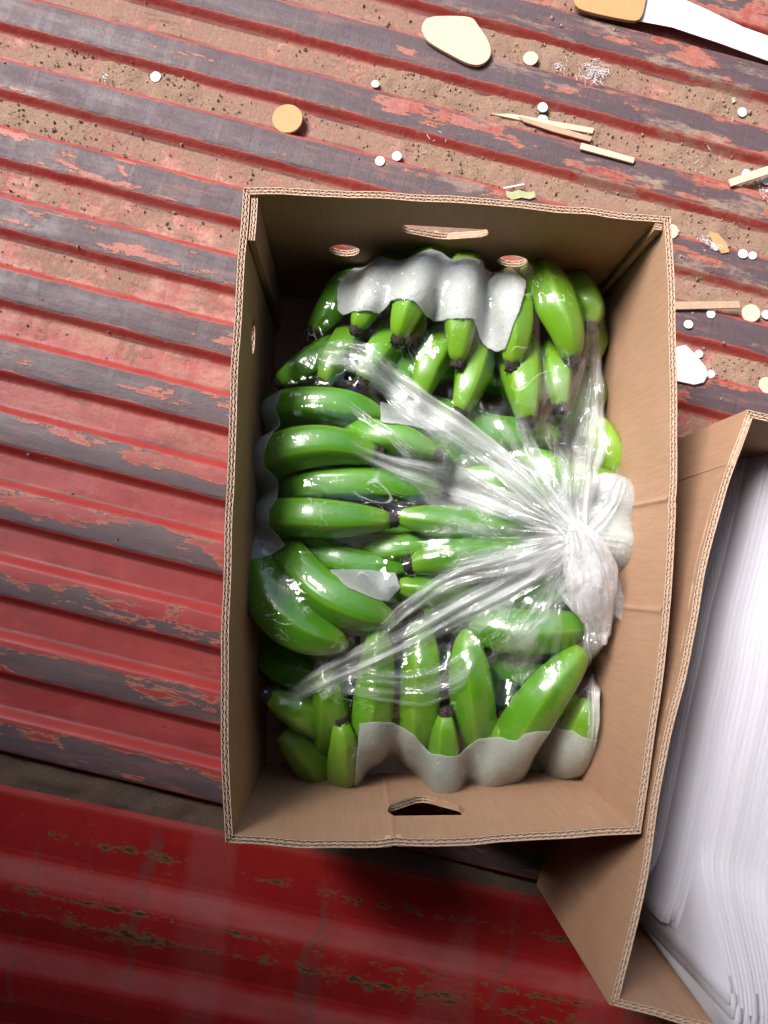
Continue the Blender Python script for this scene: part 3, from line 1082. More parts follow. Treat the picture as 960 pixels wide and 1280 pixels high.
# second row below it
B('dark banana lying leftmost in the second row', [(425, 432, .09), (405, 445, .115), (378, 460, .125), (350, 476, .120)], 26, True, 0.0)
B('banana with a round cut tip at the left of the second row', [(445, 420, .08), (432, 432, .118), (416, 455, .134), (404, 478, .137)], 25, True, .25)
B('banana under the clear fold at the left of the second row', [(498, 415, .08), (488, 425, .12), (470, 448, .138), (453, 476, .140)], 27, True, .2)
B('squat banana behind the long whitish fold, third in the second row', [(556, 420, .08), (548, 435, .122), (535, 462, .138), (526, 496, .138)], 27, True, .35)
B('banana with dark end in the middle of the second row', [(600, 425, .08), (596, 440, .122), (588, 475, .140), (575, 514, .143)], 27, True, .35)
B('broad bright banana above the knot in the second row', [(648, 428, .08), (650, 445, .125), (655, 485, .145), (659, 525, .147)], 30, True, .40)
B('narrow banana rightmost in the second row', [(692, 430, .08), (694, 445, .12), (698, 478, .142), (701, 508, .145)], 23, True, .40)
# left hand, lying across
B('dark topmost banana of the left side, just under the second row', [(338, 530, .06), (350, 512, .11), (385, 505, .130), (430, 508, .134), (480, 520, .126)], 24, False, 0.0)
B('fat banana with the white glare at the left edge', [(322, 605, .05), (332, 580, .115), (362, 562, .143), (415, 556, .150), (470, 568, .147)], 29, True, .05)
B('banana ending in a dark tip left of the long whitish folds', [(425, 540, .10), (460, 543, .134), (505, 550, .146), (545, 568, .147)], 23, True, .15)
B('dark banana behind that tip beneath the long whitish fold', [(500, 528, .10), (535, 540, .118), (570, 560, .124), (610, 585, .118)], 24, False, 0.0)
B('slim banana lying between the two fat left bananas', [(352, 620, .07), (378, 608, .122), (430, 604, .136), (490, 606, .138), (548, 612, .132)], 23, False, .05)
B('fat smooth banana at the left edge below the slim one', [(322, 660, .05), (340, 647, .118), (378, 645, .146), (430, 648, .150), (488, 650, .146)], 26, True, .08)
B('banana end to end with the fat smooth one, pointing left', [(672, 658, .10), (630, 656, .136), (580, 655, .146), (535, 650, .148), (498, 646, .146)], 23, True, .12)
B('banana with a white glare below the long upper fold', [(720, 640, .10), (685, 625, .132), (640, 608, .142), (583, 590, .140)], 23, False, .15)
B('banana mostly hidden by the folds just left of the knot', [(715, 650, .10), (680, 640, .120), (640, 634, .126), (590, 632, .120)], 20, False, .15)
B('bit of bright banana seen between the upper folds', [(725, 625, .09), (700, 600, .130), (680, 582, .134), (650, 565, .120)], 24, False, .2)
B('dark long banana beneath the fat smooth one', [(372, 682, .09), (410, 696, .118), (460, 706, .124), (520, 708, .118)], 22, False, 0.0)
B('thin green strip of banana above the twin dark tips', [(430, 690, .10), (480, 688, .124), (530, 682, .126), (580, 690, .118)], 21, False, .05)
B('broad banana with a square dark end in the middle of the pile', [(690, 705, .10), (645, 695, .136), (595, 694, .148), (550, 698, .150), (514, 706, .148)], 26, True, .12)
B('short banana end right under the square dark end', [(640, 745, .08), (600, 742, .118), (550, 738, .136), (497, 732, .138)], 22, True, .08)
B('dark banana running under the lower left fold', [(650, 738, .08), (600, 752, .115), (560, 758, .124), (528, 766, .126)], 20, True, .0)
B('outer curved banana bending round the lower left', [(318, 672, .07), (322, 705, .115), (338, 750, .138), (376, 786, .144), (432, 806, .138)], 31, False, .05)
B('inner curved banana nested in the outer curved one', [(350, 680, .08), (368, 704, .122), (402, 738, .142), (446, 760, .146), (492, 776, .138)], 30, False, .05)
B('deep shaded banana below the outer curved one', [(320, 790, .04), (345, 825, .070), (390, 850, .082), (440, 870, .075)], 27, False, 0.0)
# near hand, tips pointing up the picture
B('banana with cut tip at the lower left, pointing to the wall', [(415, 905, .06), (390, 898, .105), (362, 885, .122), (338, 870, .122)], 26, True, .35)
B('dim banana under the end of the lower left fold', [(412, 935, .05), (414, 905, .105), (412, 870, .130), (405, 836, .134)], 28, True, .25)
B('dull olive banana lowest at the left corner', [(410, 975, .03), (392, 955, .070), (370, 932, .092), (352, 914, .095)], 25, True, .45)
B('upright stub banana left of the near foam cover', [(432, 980, .04), (431, 962, .09), (429, 930, .124), (426, 903, .130)], 24, True, .40)
B('tall banana with a dark tip above the lower left fold', [(462, 945, .06), (464, 910, .115), (470, 850, .132), (474, 784, .136)], 26, True, .2)
B('tall straight banana crossed by the lower left fold', [(522, 950, .06), (524, 905, .115), (527, 840, .130), (528, 775, .124)], 27, False, .3)
B('tall glossy banana in the middle, pointed at its top', [(596, 955, .06), (594, 905, .115), (588, 845, .138), (583, 788, .134)], 29, False, .15)
B('short stub banana standing above the near foam cover', [(556, 1000, .05), (556, 975, .105), (556, 925, .134), (557, 893, .140)], 22, True, .15)
B('small banana end right of the tall glossy one', [(608, 990, .05), (614, 960, .10), (626, 925, .124), (632, 897, .128)], 22, True, .2)
B('large slanting banana at the lower right', [(625, 975, .04), (640, 930, .115), (672, 880, .144), (704, 840, .150), (728, 812, .148)], 31, True, .15)
B('banana at the right end of the near foam cover', [(700, 965, .04), (714, 940, .10), (728, 905, .128), (737, 872, .132)], 27, True, .3)
B('outermost small banana against the lower right wall', [(735, 935, .04), (752, 915, .08), (764, 885, .098), (764, 855, .10)], 21, True, .3)
B('fat banana lying level just below the knot', [(585, 772, .10), (615, 784, .136), (655, 790, .146), (700, 788, .144), (735, 784, .130)], 29, False, .1)
B('shadowed banana beneath the level one', [(600, 815, .08), (640, 832, .112), (680, 838, .116), (720, 830, .10)], 24, False, .0)
B('green banana back glimpsed under the gathered knot', [(590, 765, .08), (635, 752, .118), (680, 742, .124), (730, 735, .110)], 22, False, .05)
# right side
B('yellow green banana at the right edge above the white foam', [(735, 530, .09), (752, 548, .118), (764, 575, .122), (764, 610, .105)], 24, False, .75)
B('upper banana wrapped in foam at the right wall', [(690, 600, .09), (725, 604, .138), (760, 616, .148), (778, 636, .140), (782, 655, .09)], 28, False, .4)
B('middle banana wrapped in foam at the right wall', [(690, 652, .09), (725, 662, .138), (762, 674, .150), (780, 686, .142), (786, 700, .09)], 27, False, .4)
B('lower banana wrapped in foam at the right wall', [(690, 728, .08), (725, 735, .120), (758, 746, .134), (772, 758, .124), (776, 770, .08)], 26, False, .4)
B('last banana wrapped in foam at the right wall', [(700, 780, .07), (730, 785, .10), (755, 792, .098), (764, 800, .06)], 22, False, .4)
# deeper bananas seen only in the gaps
for lab, pts, r in [
    ('deep banana in the shadow between the two far rows', [(430, 458, .10), (500, 462, .115), (580, 460, .11)], 26),
    ('deep banana in the shadow at the right of the second row', [(600, 470, .095), (660, 478, .10), (715, 470, .09)], 26),
    ('deep banana under the clear fold below the second row', [(480, 505, .10), (540, 520, .112), (620, 545, .115), (700, 545, .105)], 28),
    ('deep banana right of the second row beneath the vertical fold', [(700, 520, .09), (735, 500, .10), (740, 460, .09)], 22),
    ('deep banana under the centre of the left side', [(360, 580, .08), (450, 585, .10), (560, 585, .10)], 26),
    ('deep banana under the fat smooth one', [(350, 668, .07), (450, 672, .10), (600, 675, .10)], 22),
    ('deep banana below the square dark end', [(440, 740, .09), (540, 725, .10), (640, 722, .095)], 26),
    ('deep banana between the tall upright ones', [(480, 830, .08), (560, 840, .095), (640, 850, .085)], 28),
    ('deep banana behind the slanting one', [(610, 880, .07), (660, 862, .085), (700, 890, .075)], 28),
    ('deep banana at the lower left among the cut tips', [(360, 850, .06), (410, 880, .08), (450, 900, .07)], 27),
]:
    B(lab, pts, r, False, 0.0)


def ban_geom(pts, r_px):
    wp = [tuple(W3(a, b, z)) for a, b, z in pts]
    c = catmull(wp, 30)
    zbar = np.mean([p[2] for p in pts[1:]])
    r = r_px * m_per_px(zbar) * .985
    s = np.r_[0, np.cumsum(np.linalg.norm(np.diff(c, axis=0), axis=1))]
    L = s[-1]
    return c, r, s, L


def rad_profile(s, L, r, tip):
    a = np.clip(s / (2.8 * r), 0, 1)
    b = np.clip((L - s) / ((3.7 if tip else 2.7) * r), 0, 1)
    f0 = .42 + .58 * np.sqrt(np.clip(1 - (1 - a) ** 2, 0, 1))
    e = .37 if tip else .25
    f1 = e + (1 - e) * np.power(np.clip(1 - (1 - b) ** 2, 0, 1), .78)
    return r * np.minimum(f0, f1)


NS = 30
samples = []
for bi, (label, pts, r_px, tip, tone) in enumerate(BAN):
    c, r, s, L = ban_geom(pts, r_px)
    # denser rings at the ends
    t = np.linspace(0, 1, 30)
    t = t + .12 * np.sin(2 * math.pi * t) / (2 * math.pi) * -1 * -1 if False else t
    rad = rad_profile(s, L, r, tip)
    T = np.gradient(c, axis=0); T /= np.linalg.norm(T, axis=1)[:, None]
    V, F_, UV = [], [], []
    up = np.array([0, 0, 1.0])
    ph = random.uniform(0, 2 * math.pi)
    nr_ = len(c)
    for i in range(nr_):
        side = np.cross(T[i], up); nn = np.linalg.norm(side)
        side = side / nn if nn > .05 else np.array([1.0, 0, 0])
        u2 = np.cross(side, T[i])
        for j in range(NS + 1):
            th = 2 * math.pi * j / NS
            q = 5 * th + ph
            aq = ((q / (2 * math.pi)) % 1.0 - .5) * (2 * math.pi / 5)        # 0 at the middle of a face
            pent = math.cos(math.pi / 5) / math.cos(aq)
            mixp = .66 * min(1.0, rad[i] / (.75 * r)) 
            rr = rad[i] * ((1 - mixp) + mixp * pent * 1.06)
            V.append(c[i] + rr * (math.cos(th) * side + math.sin(th) * u2))
            UV.append((s[i] / L, 5 * j / NS + ph / (2 * math.pi)))
    w = NS + 1
    for i in range(nr_ - 1):
        for j in range(NS):
            F_.append((i * w + j, i * w + j + 1, (i + 1) * w + j + 1, (i + 1) * w + j))
    b0 = len(V); V.append(c[0] - T[0] * rad[0] * .3); UV.append((0, 0))
    b1 = len(V); V.append(c[-1] + T[-1] * rad[-1] * (.15 if tip else .5)); UV.append((1, 0))
    for j in range(NS):
        F_.append((b0, j + 1, j)); F_.append((b1, (nr_ - 1) * w + j, (nr_ - 1) * w + j + 1))
    base = Vector(c.mean(0))
    V = [np.asarray(v) - np.array(base) for v in V]
    o = mesh_obj('banana', V, F_, M_PEEL, smooth=True, uv=UV)
    o.location = base
    o['tone'] = float(tone)
    tag(o, label, 'banana', 'green bananas bagged in the carton')
    if tip:
        tv, tf = [], []
        Rr = rad[-1]
        e, tt = c[-1], T[-1]
        side = np.cross(tt, up); side /= np.linalg.norm(side); u2 = np.cross(side, tt)
        rows = [(-.0030, 1.04), (-.0005, 1.10), (.0022, 1.0), (.0045, .98), (.0062, .90), (.0068, .62), (.0052, .28)]
        nj = 14
        rs = np.random.default_rng(bi)
        for a, k_ in rows:
            for j in range(nj):
                th = 2 * math.pi * j / nj
                rr = Rr * k_ * (1 + .42 * (rs.random() - .5) * (1 if a > 0 else .6))
                tv.append(e + tt * (a * Rr / .0075 + .0040 * (rs.random() - .5) * (a > .001)) + rr * (math.cos(th) * side + math.sin(th) * u2) - np.array(base))
        for i in range(len(rows) - 1):
            for j in range(nj):
                tf.append((i * nj + j, i * nj + (j + 1) % nj, (i + 1) * nj + (j + 1) % nj, (i + 1) * nj + j))
        tf.append(tuple((len(rows) - 1) * nj + j for j in range(nj)))
        mesh_obj('tip', tv, tf, M_TIP, o, smooth=True)
    for i in range(nr_): samples.append((*c[i], rad[i] * 1.03))
    if tip: samples.append((*(c[-1] + T[-1] * .006), rad[-1] * 1.0))

# ================================================================== FILM OVER THE PILE
ST = .0015
gx0, gx1 = W3(300, 640, .12).x, W3(815, 640, .12).x
gy0, gy1 = W3(480, 1030, .12).y, W3(480, 290, .12).y
HX = np.arange(gx0, gx1, ST); HY = np.arange(gy0, gy1, ST)
NXg, NYg = len(HX), len(HY)
H = np.full((NYg, NXg), .02)
sm = []
for i in range(len(samples) - 1):          # also halfway samples for a smooth envelope
    sm.append(samples[i])
for (sx, sy, sz, sr) in samples:
    i0, i1 = np.searchsorted(HX, [sx - sr, sx + sr]); j0, j1 = np.searchsorted(HY, [sy - sr, sy + sr])
    if i1 <= i0 or j1 <= j0: continue
    dx = HX[i0:i1] - sx; dy = HY[j0:j1] - sy
    q = sr * sr - dx[None, :] ** 2 - dy[:, None] ** 2
    z = np.where(q > 0, sz + np.sqrt(np.maximum(q, 0)), 0)
    H[j0:j1, i0:i1] = np.maximum(H[j0:j1, i0:i1], z)


def blur(A, n=1):
    for _ in range(n):
        Pd = np.pad(A, 1, mode='edge')
        A = (Pd[:-2, 1:-1] + Pd[2:, 1:-1] + Pd[1:-1, :-2] + Pd[1:-1, 2:] + 2 * A) / 6
    return A


def drape(H, off, iters, tension=1.0):
    Hh = H + off
    Fm = Hh.copy()
    for _ in range(iters):
        Pd = np.pad(Fm, 1, mode='edge')
        av = (Pd[:-2, 1:-1] + Pd[2:, 1:-1] + Pd[1:-1, :-2] + Pd[1:-1, 2:]) / 4
        Fm = np.maximum(Hh, av)
    return Fm


kw = W3(726, 668, .19)
KX, KY = kw.x, kw.y
FILM = drape(H, .0014, 130)
FILM = np.maximum(blur(FILM, 2), H + .0011)
FOAM = np.maximum(blur(drape(H, .0007, 60), 3), H + .0005)
GXX, GYY = np.meshgrid(HX, HY)
TH = np.arctan2(GYY - KY, GXX - KX); RR = np.hypot(GXX - KX, GYY - KY)
gap = np.clip((FILM - H - .0012) / .004, 0, 1)
wr = vnoise(TH * 14, RR * 18, 11) - .5
wr2 = vnoise(TH * 34, RR * 34, 12) - .5
FILM_W = FILM + (.0006 + .0026 * gap) * (wr + .6 * wr2)
ctr = fbm(GXX * 150, GYY * 150, 41, 2) - .5
FILM_W = np.maximum(FILM_W + .0010 * gap * ctr, H + .0009)


def samp(A, x, y):
    fx = np.clip((np.asarray(x) - HX[0]) / ST, 0, NXg - 1.001); fy = np.clip((np.asarray(y) - HY[0]) / ST, 0, NYg - 1.001)
    i = fx.astype(int); j = fy.astype(int); a = fx - i; b = fy - j
    return (A[j, i] * (1 - a) + A[j, i + 1] * a) * (1 - b) + (A[j + 1, i] * (1 - a) + A[j + 1, i + 1] * a) * b


# only keep the film over and just round the fruit
msk = blur((H > .05).astype(float), 10) > .06
idx = -np.ones(H.shape, int)
idx[msk] = np.arange(msk.sum())
fv = np.stack([GXX[msk], GYY[msk], FILM_W[msk]], 1)
q = np.stack([idx[:-1, :-1], idx[:-1, 1:], idx[1:, 1:], idx[1:, :-1]], -1).reshape(-1, 4)
q = q[(q >= 0).all(1)]
bag = empty('plastic_bag')
tag(bag, 'clear plastic bag gathered to a knot over the green bananas', 'bag')
M_FILM = mat_film(KX, KY)
mesh_obj('film', fv.tolist(), q.tolist(), M_FILM, bag, smooth=True)


def on_surface(px, py, A, z0=.13, lift=0.0, zmin=0.0):
    z = z0
    for _ in range(9):
        p = W3(px, py, z)
        z = .5 * z + .5 * max(zmin, float(samp(A, p.x, p.y)) + lift)
    p = W3(px, py, z)
    return p


# ------------------------------------------------------------------ foam covers
def foam_pad(label, poly, mat, zmin, lift=0.0, seed=0, slits=()):
    pts3 = [on_surface(a, b, FOAM, zmin=zmin) for a, b in poly]
    loop = resample(np.array([(p.x, p.y, 0) for p in pts3]), max(40, len(poly) * 6), closed=True)[:-1, :2]
    n = len(loop)
    loop = loop + .0012 * np.stack([vnoise(np.arange(n) * .7, 0 * np.arange(n), seed) - .5, vnoise(np.arange(n) * .7, 0 * np.arange(n) + 9, seed) - .5], 1)
    P2 = [Vector(p) for p in loop]; E = [(i, (i + 1) % n) for i in range(n)]
    x0, y0 = loop.min(0); x1, y1 = loop.max(0)
    lx, ly = loop[:, 0], loop[:, 1]

    def ins(X, Y):
        c = np.zeros(X.shape, bool)
        for i in range(n):
            j = (i + 1) % n
            cond = ((ly[i] > Y) != (ly[j] > Y)) & (X < (lx[j] - lx[i]) * (Y - ly[i]) / (ly[j] - ly[i] + 1e-12) + lx[i])
            c ^= cond
        return c
    AX, AY = np.meshgrid(np.arange(x0, x1, .0016), np.arange(y0, y1, .0016))
    k_ = ins(AX, AY)
    P2 += [Vector((a, b)) for a, b in zip(AX[k_], AY[k_])]
    r = delaunay_2d_cdt(P2, E, [], 1, 1e-7)
    vx = np.array([(p.x, p.y) for p in r[0]])
    z = np.maximum(samp(FOAM, vx[:, 0], vx[:, 1]), zmin) + lift + .0009 * (fbm(vx[:, 0] * 45, vx[:, 1] * 45, seed, 3) - .5)
    o = mesh_obj('foam_cover', np.c_[vx, z].tolist(), [tuple(f) for f in r[2]], mat, smooth=True)
    sol = o.modifiers.new('thick', 'SOLIDIFY'); sol.thickness = .0007; sol.offset = -1
    tag(o, label, 'foam sheet', 'white foam covers wrapped round the bananas')
    return o


foam_pad('wide white foam cover over the far end of the bananas', [(422, 388), (428, 394), (445, 390), (459, 389), (474, 393), (483, 385), (489, 375), (505, 374), (517, 376), (526, 388), (538, 399), (547, 402), (556, 400), (575, 398), (592, 399), (598, 415), (606, 432), (622, 440), (632, 436), (642, 405), (655, 368), (658, 352), (652, 346), (640, 342), (624, 342), (612, 338), (598, 325), (580, 322), (566, 324), (552, 316), (540, 312), (526, 316), (512, 322), (500, 326), (486, 324), (470, 322), (450, 330), (432, 344), (421, 360)], M_FOAM, .095, .0004, 3)
foam_pad('pale wavy foam cover along the near end of the bananas', [(449, 905), (470, 902), (490, 904), (506, 911), (520, 922), (535, 940), (548, 943), (575, 944), (584, 934), (600, 924), (620, 921), (645, 927), (656, 917), (675, 914), (700, 911), (714, 912), (728, 922), (744, 925), (755, 925), (752, 945), (742, 960), (722, 970), (700, 973), (680, 972), (662, 976), (645, 990), (625, 1001), (607, 999), (592, 988), (580, 985), (568, 997), (555, 1005), (540, 1002), (524, 985), (508, 980), (492, 985), (474, 996), (456, 994), (444, 985)], M_FOAM_L, .052, .0004, 5)
foam_pad('strip of foam tucked down the left side of the fat bananas', [(352, 488), (344, 510), (350, 528), (338, 545), (330, 565), (330, 585), (346, 600), (346, 622), (336, 640), (336, 658), (350, 672), (356, 682), (330, 697), (305, 700), (306, 680), (316, 662), (320, 640), (316, 612), (312, 590), (314, 568), (326, 545), (322, 522), (330, 500)], M_FOAM_L, .05, .0003, 7)
foam_pad('rumpled lobes of foam at the right wall beside the knot', [(738, 596), (756, 590), (778, 596), (796, 614), (802, 640), (800, 655), (804, 672), (804, 700), (796, 716), (788, 724), (794, 740), (794, 765), (786, 790), (774, 800), (755, 795), (742, 770), (732, 735), (722, 700), (712, 660), (722, 622)], M_FOAM, .05, .0006, 8)
foam_pad('square foam scrap left of the long whitish upper fold', [(476, 502), (520, 500), (562, 520), (566, 540), (530, 536), (476, 528)], M_FOAM_L, .10, .0016, 9)
foam_pad('foam scrap in the gap above the twin curved bananas', [(412, 712), (450, 712), (494, 716), (500, 735), (486, 752), (462, 746), (436, 735)], M_FOAM_L, .10, .0003, 10)
foam_pad('small foam patch just left of the knot', [(664, 640), (684, 632), (705, 640), (712, 655), (690, 668), (666, 662)], M_FOAM_L, .10, .0018, 11)

# ------------------------------------------------------------------ gathered folds of the bag
M_PL = mat_pleat('gathered_bag_film', .12, .58)
M_PLT = mat_pleat('lightly_folded_bag_film', .04, .40)
M_CAN = mat_pleat('spread_bag_film', .0, .42, 13.0)
M_KNOT = mat_pleat('bunched_bag_film', .40, .90, 4.5, False)
FSM = blur(FILM, 14)


def tri(x):
    return 2 * np.abs(2 * (x - np.floor(x + .5))) - 1


def pleat(pts, nf, amp, mat, seed, layers=2, dome=0.0):
    """pts: (px, py, width px, lift m) from the far end to the knot"""
    V, F_, UV = [], [], []
    c = catmull([(a, b, w, l) for a, b, w, l in pts], 50)
    for ly in range(layers):
        wc = []
        for a, b, w, l in c:
            p = on_surface(a, b, FSM, .16, .0012 + max(l, 0)); wc.append((p.x, p.y, p.z, max(w, 3) * m_per_px(p.z)))
        wc = np.array(wc)
        T = np.gradient(wc[:, :2], axis=0); T /= np.linalg.norm(T, axis=1)[:, None]
        N_ = np.stack([-T[:, 1], T[:, 0]], 1)
        M_ = nf * 12 + 17
        off = len(V)
        for i in range(len(wc)):
            t = i / (len(wc) - 1)
            sx = np.linspace(-1, 1, M_)
            wob = .16 * (vnoise(sx * 1.3 + seed, t * 3 + 0 * sx + ly * 7, seed) - .5)
            ww = wc[i, 3] * .5 * (1 + .35 * (vnoise(t * 5, seed + ly * 3.3, 5) - .5)) * (1 - .22 * ly)
            across = (sx + wob + .25 * (vnoise(t * 4, seed + ly * 5.1, 6) - .5)) * ww
            fr = nf * .5 * (sx + .6 * (vnoise(sx * 1.4 + ly * 3, t * 2.0 + 0 * sx, seed + 3) - .5) + .23 * ly)
            rd = .5 - .5 * np.cos(2 * np.pi * fr)
            z = amp * (.3 + .7 * min(1, wc[i, 3] / .03)) * rd ** 1.5 * (.3 + 1.3 * vnoise(sx * 2.2 + ly * 9, t * 5 + 0 * sx, seed + 8))
            z = z + .0016 * (vnoise(sx * 4 + seed, t * 16 + 0 * sx, seed + 2) - .5)
            X = wc[i, 0] + N_[i, 0] * across; Y = wc[i, 1] + N_[i, 1] * across
            base = np.maximum(samp(FILM_W, X, Y) + .0006, .4 * samp(FSM, X, Y) + .6 * wc[i, 2] - dome * sx ** 2)
            Z = base + z + .0007 * ly
            for j in range(M_):
                V.append((X[j], Y[j], Z[j])); UV.append((t, j / (M_ - 1) * .999 + .0005))
        F_ += (grid_faces(len(wc), M_) + off).tolist()
    return mesh_obj('fold', V, F_, mat, bag, smooth=True, uv=UV)


pleat([(424, 415, 14, .001), (450, 445, 26, .002), (480, 474, 34, .003), (512, 502, 40, .004), (545, 525, 42, .006), (590, 552, 44, .010), (640, 586, 42, .016), (688, 628, 36, .024), (726, 668, 28, .031)], 2, .0050, M_PL, 1)
pleat([(430, 552, 12, .001), (455, 566, 20, .002), (490, 580, 26, .002), (535, 594, 34, .003), (585, 612, 38, .006), (640, 634, 36, .012), (690, 656, 32, .020), (726, 672, 26, .029)], 2, .0044, M_PL, 2)
pleat([(738, 385, 16, .001), (738, 430, 28, .003), (733, 480, 44, .006), (728, 535, 56, .011), (726, 590, 54, .018), (724, 630, 42, .025), (728, 672, 30, .031)], 2, .0070, M_PL, 3, 2)
pleat([(646, 505, 8, .002), (652, 530, 16, .002), (664, 560, 20, .004), (686, 596, 22, .012), (706, 630, 24, .020), (726, 664, 22, .029)], 1, .004, M_PL, 4, 2)
pleat([(330, 890, 8, .001), (352, 876, 14, .001), (380, 860, 22, .001), (410, 844, 28, .002), (450, 826, 32, .003), (510, 798, 36, .004), (570, 765, 40, .006), (630, 735, 46, .012), (680, 708, 48, .020), (728, 680, 36, .029)], 2, .0055, M_PL, 5, 2)
pleat([(460, 808, 8, .001), (478, 790, 14, .001), (505, 764, 18, .002), (538, 740, 22, .003), (572, 722, 28, .005), (630, 706, 36, .010), (680, 692, 38, .020), (726, 676, 30, .030)], 2, .0046, M_PL, 6, 2)
pleat([(552, 712, 10, .001), (580, 706, 20, .002), (620, 700, 30, .005), (665, 688, 36, .014), (722, 674, 30, .029)], 3, .003, M_PLT, 7, 2)
pleat([(738, 955, 6, .002), (740, 930, 10, .002), (743, 900, 14, .003), (744, 865, 20, .008), (748, 825, 32, .014), (752, 785, 44, .020), (748, 750, 52, .024)], 2, .005, M_PL, 8, 2)
# the sheet of film that spreads from the knot between the main folds
nt_, nr2 = 190, 60
V, UV = [], []
for a in range(nt_):
    th = R(84 + (262 - 84) * a / (nt_ - 1))
    Rm_ = .105 + .085 * float(vnoise(th * 2.6, 1.3, 51)) + .02 * float(vnoise(th * 9, 4.3, 52))
    for b in range(nr2):
        f = b / (nr2 - 1)
        r_ = .004 + Rm_ * f
        x_, y_ = KX + r_ * math.cos(th), KY + r_ * math.sin(th)
        tent = .196 - .040 * min(1, r_ / .085)
        fo = (float(vnoise(th * 7.5 + .6 * f, f * 1.6, 53)) - .5) * .012 * min(1, r_ / .03) * (1 - .6 * f) + (float(vnoise(th * 17, f * 3, 54)) - .5) * .004 * min(1, r_ / .03)
        zs_ = float(samp(FILM_W, x_, y_)) + .0006
        w_ = max(0.0, 1 - f * 1.25)
        z_ = max(zs_, zs_ * (1 - w_) + (tent + fo) * w_ + fo * .4)
        V.append((x_, y_, z_)); UV.append((1 - f, a / (nt_ - 1)))
mesh_obj('spread_film', V, grid_faces(nt_, nr2).tolist(), M_CAN, bag, smooth=True, uv=UV)
pleat([(388, 440, 24, .001), (410, 440, 40, .002), (440, 446, 48, .002), (470, 460, 40, .002), (515, 490, 26, .003)], 2, .004, M_PL, 10, 1)
pleat([(425, 496, 8, .001), (455, 520, 12, .002), (490, 545, 14, .002), (525, 578, 18, .003)], 2, .002, M_PLT, 11, 1)
pleat([(600, 800, 8, .001), (570, 838, 34, .002), (530, 858, 44, .002), (480, 856, 40, .002), (430, 850, 30, .002), (400, 870, 20, .002)], 2, .002, M_PLT, 12, 1)
pleat([(640, 806, 8, .001), (660, 780, 18, .003), (695, 745, 36, .010), (735, 705, 40, .024)], 3, .003, M_PLT, 13, 1)
pleat([(778, 580, 12, .002), (772, 605, 26, .003), (756, 636, 28, .010), (732, 668, 26, .026)], 3, .003, M_PL, 14, 1)
pleat([(792, 690, 14, .002), (780, 684, 26, .004), (760, 678, 30, .012), (732, 672, 26, .026)], 3, .003, M_PLT, 15, 1)


# the bunched neck of the bag, folded over toward the viewer
def bunch(name, path, nf, seed, mat, flat=.62, crumple=.5):
    c = catmull(path, 60)      # px, py, z, r_px
    V, F_, UV = [], [], []
    pts = np.array([tuple(W3(a, b, z)) for a, b, z, r in c]); rr = np.array([r * m_per_px(z) for a, b, z, r in c])
    T = np.gradient(pts, axis=0); T /= np.linalg.norm(T, axis=1)[:, None]
    M_ = 132
    for i in range(len(pts)):
        t = i / (len(pts) - 1)
        side = np.cross(T[i], [0, 0, 1.0]); side /= np.linalg.norm(side); u2 = np.cross(side, T[i])
        j = np.arange(M_ + 1)
        th = 2 * math.pi * (j % M_) / M_
        cx_, sy_ = np.cos(th), np.sin(th)
        q = nf * th / (2 * math.pi) + .9 * math.sin(3 * t + seed) * np.sin(th)
        fold = np.abs(np.sin(math.pi * q)) ** .7
        big = vnoise(cx_ * 1.5 + 5, sy_ * 1.5 + t * 2.6, seed) - .5
        med = np.abs(vnoise(cx_ * 3.6 + 9, sy_ * 3.6 + t * 7, seed + 4) - .5) * 2
        fine = np.abs(vnoise(cx_ * 8 + 2, sy_ * 8 + t * 15, seed + 5) - .5) * 2
        f = 1 + (.16 - .09 * math.sin(math.pi * t)) * (fold - .6) + .34 * big - crumple * (.30 * (.5 - med) + .16 * (.5 - fine))
        for k_ in range(M_ + 1):
            V.append(pts[i] + rr[i] * f[k_] * (cx_[k_] * side + flat * sy_[k_] * u2)); UV.append((t, k_ / M_))
    w = M_ + 1
    F_ = grid_faces(len(pts), w).tolist()
    return mesh_obj(name, V, F_, mat, bag, smooth=True, uv=UV)


bunch('knot', [(722, 652, .176, 7), (725, 666, .186, 16), (732, 688, .186, 28), (738, 716, .180, 36), (742, 744, .172, 33), (749, 770, .160, 21), (753, 795, .150, 12)], 11, 3, M_KNOT)
bunch('tail', [(752, 742, .160, 12), (768, 752, .156, 14), (782, 763, .154, 18), (798, 774, .156, 20), (806, 778, .158, 17)], 5, 9, M_PL, .35)
pleat([(756, 812, 10, .012), (752, 786, 26, .018), (746, 755, 54, .024), (740, 722, 70, .030), (733, 692, 58, .033), (727, 666, 30, .032), (722, 648, 16, .026)], 3, .0070, M_KNOT, 21, 2, .030)

# ================================================================== FOAM SHEETS IN THE SECOND CARTON
# low, shaded bundle at the left and a taller bright bundle; each sheet stands on its edge
high_line = [(955, 560), (925, 690), (900, 790), (872, 930), (846, 1060), (826, 1150)]

low_line = [(438 + (a - 438) * .952, 725 + (b - 725) * .952) for a, b in high_line[:-1]] + [(806, 1100)]


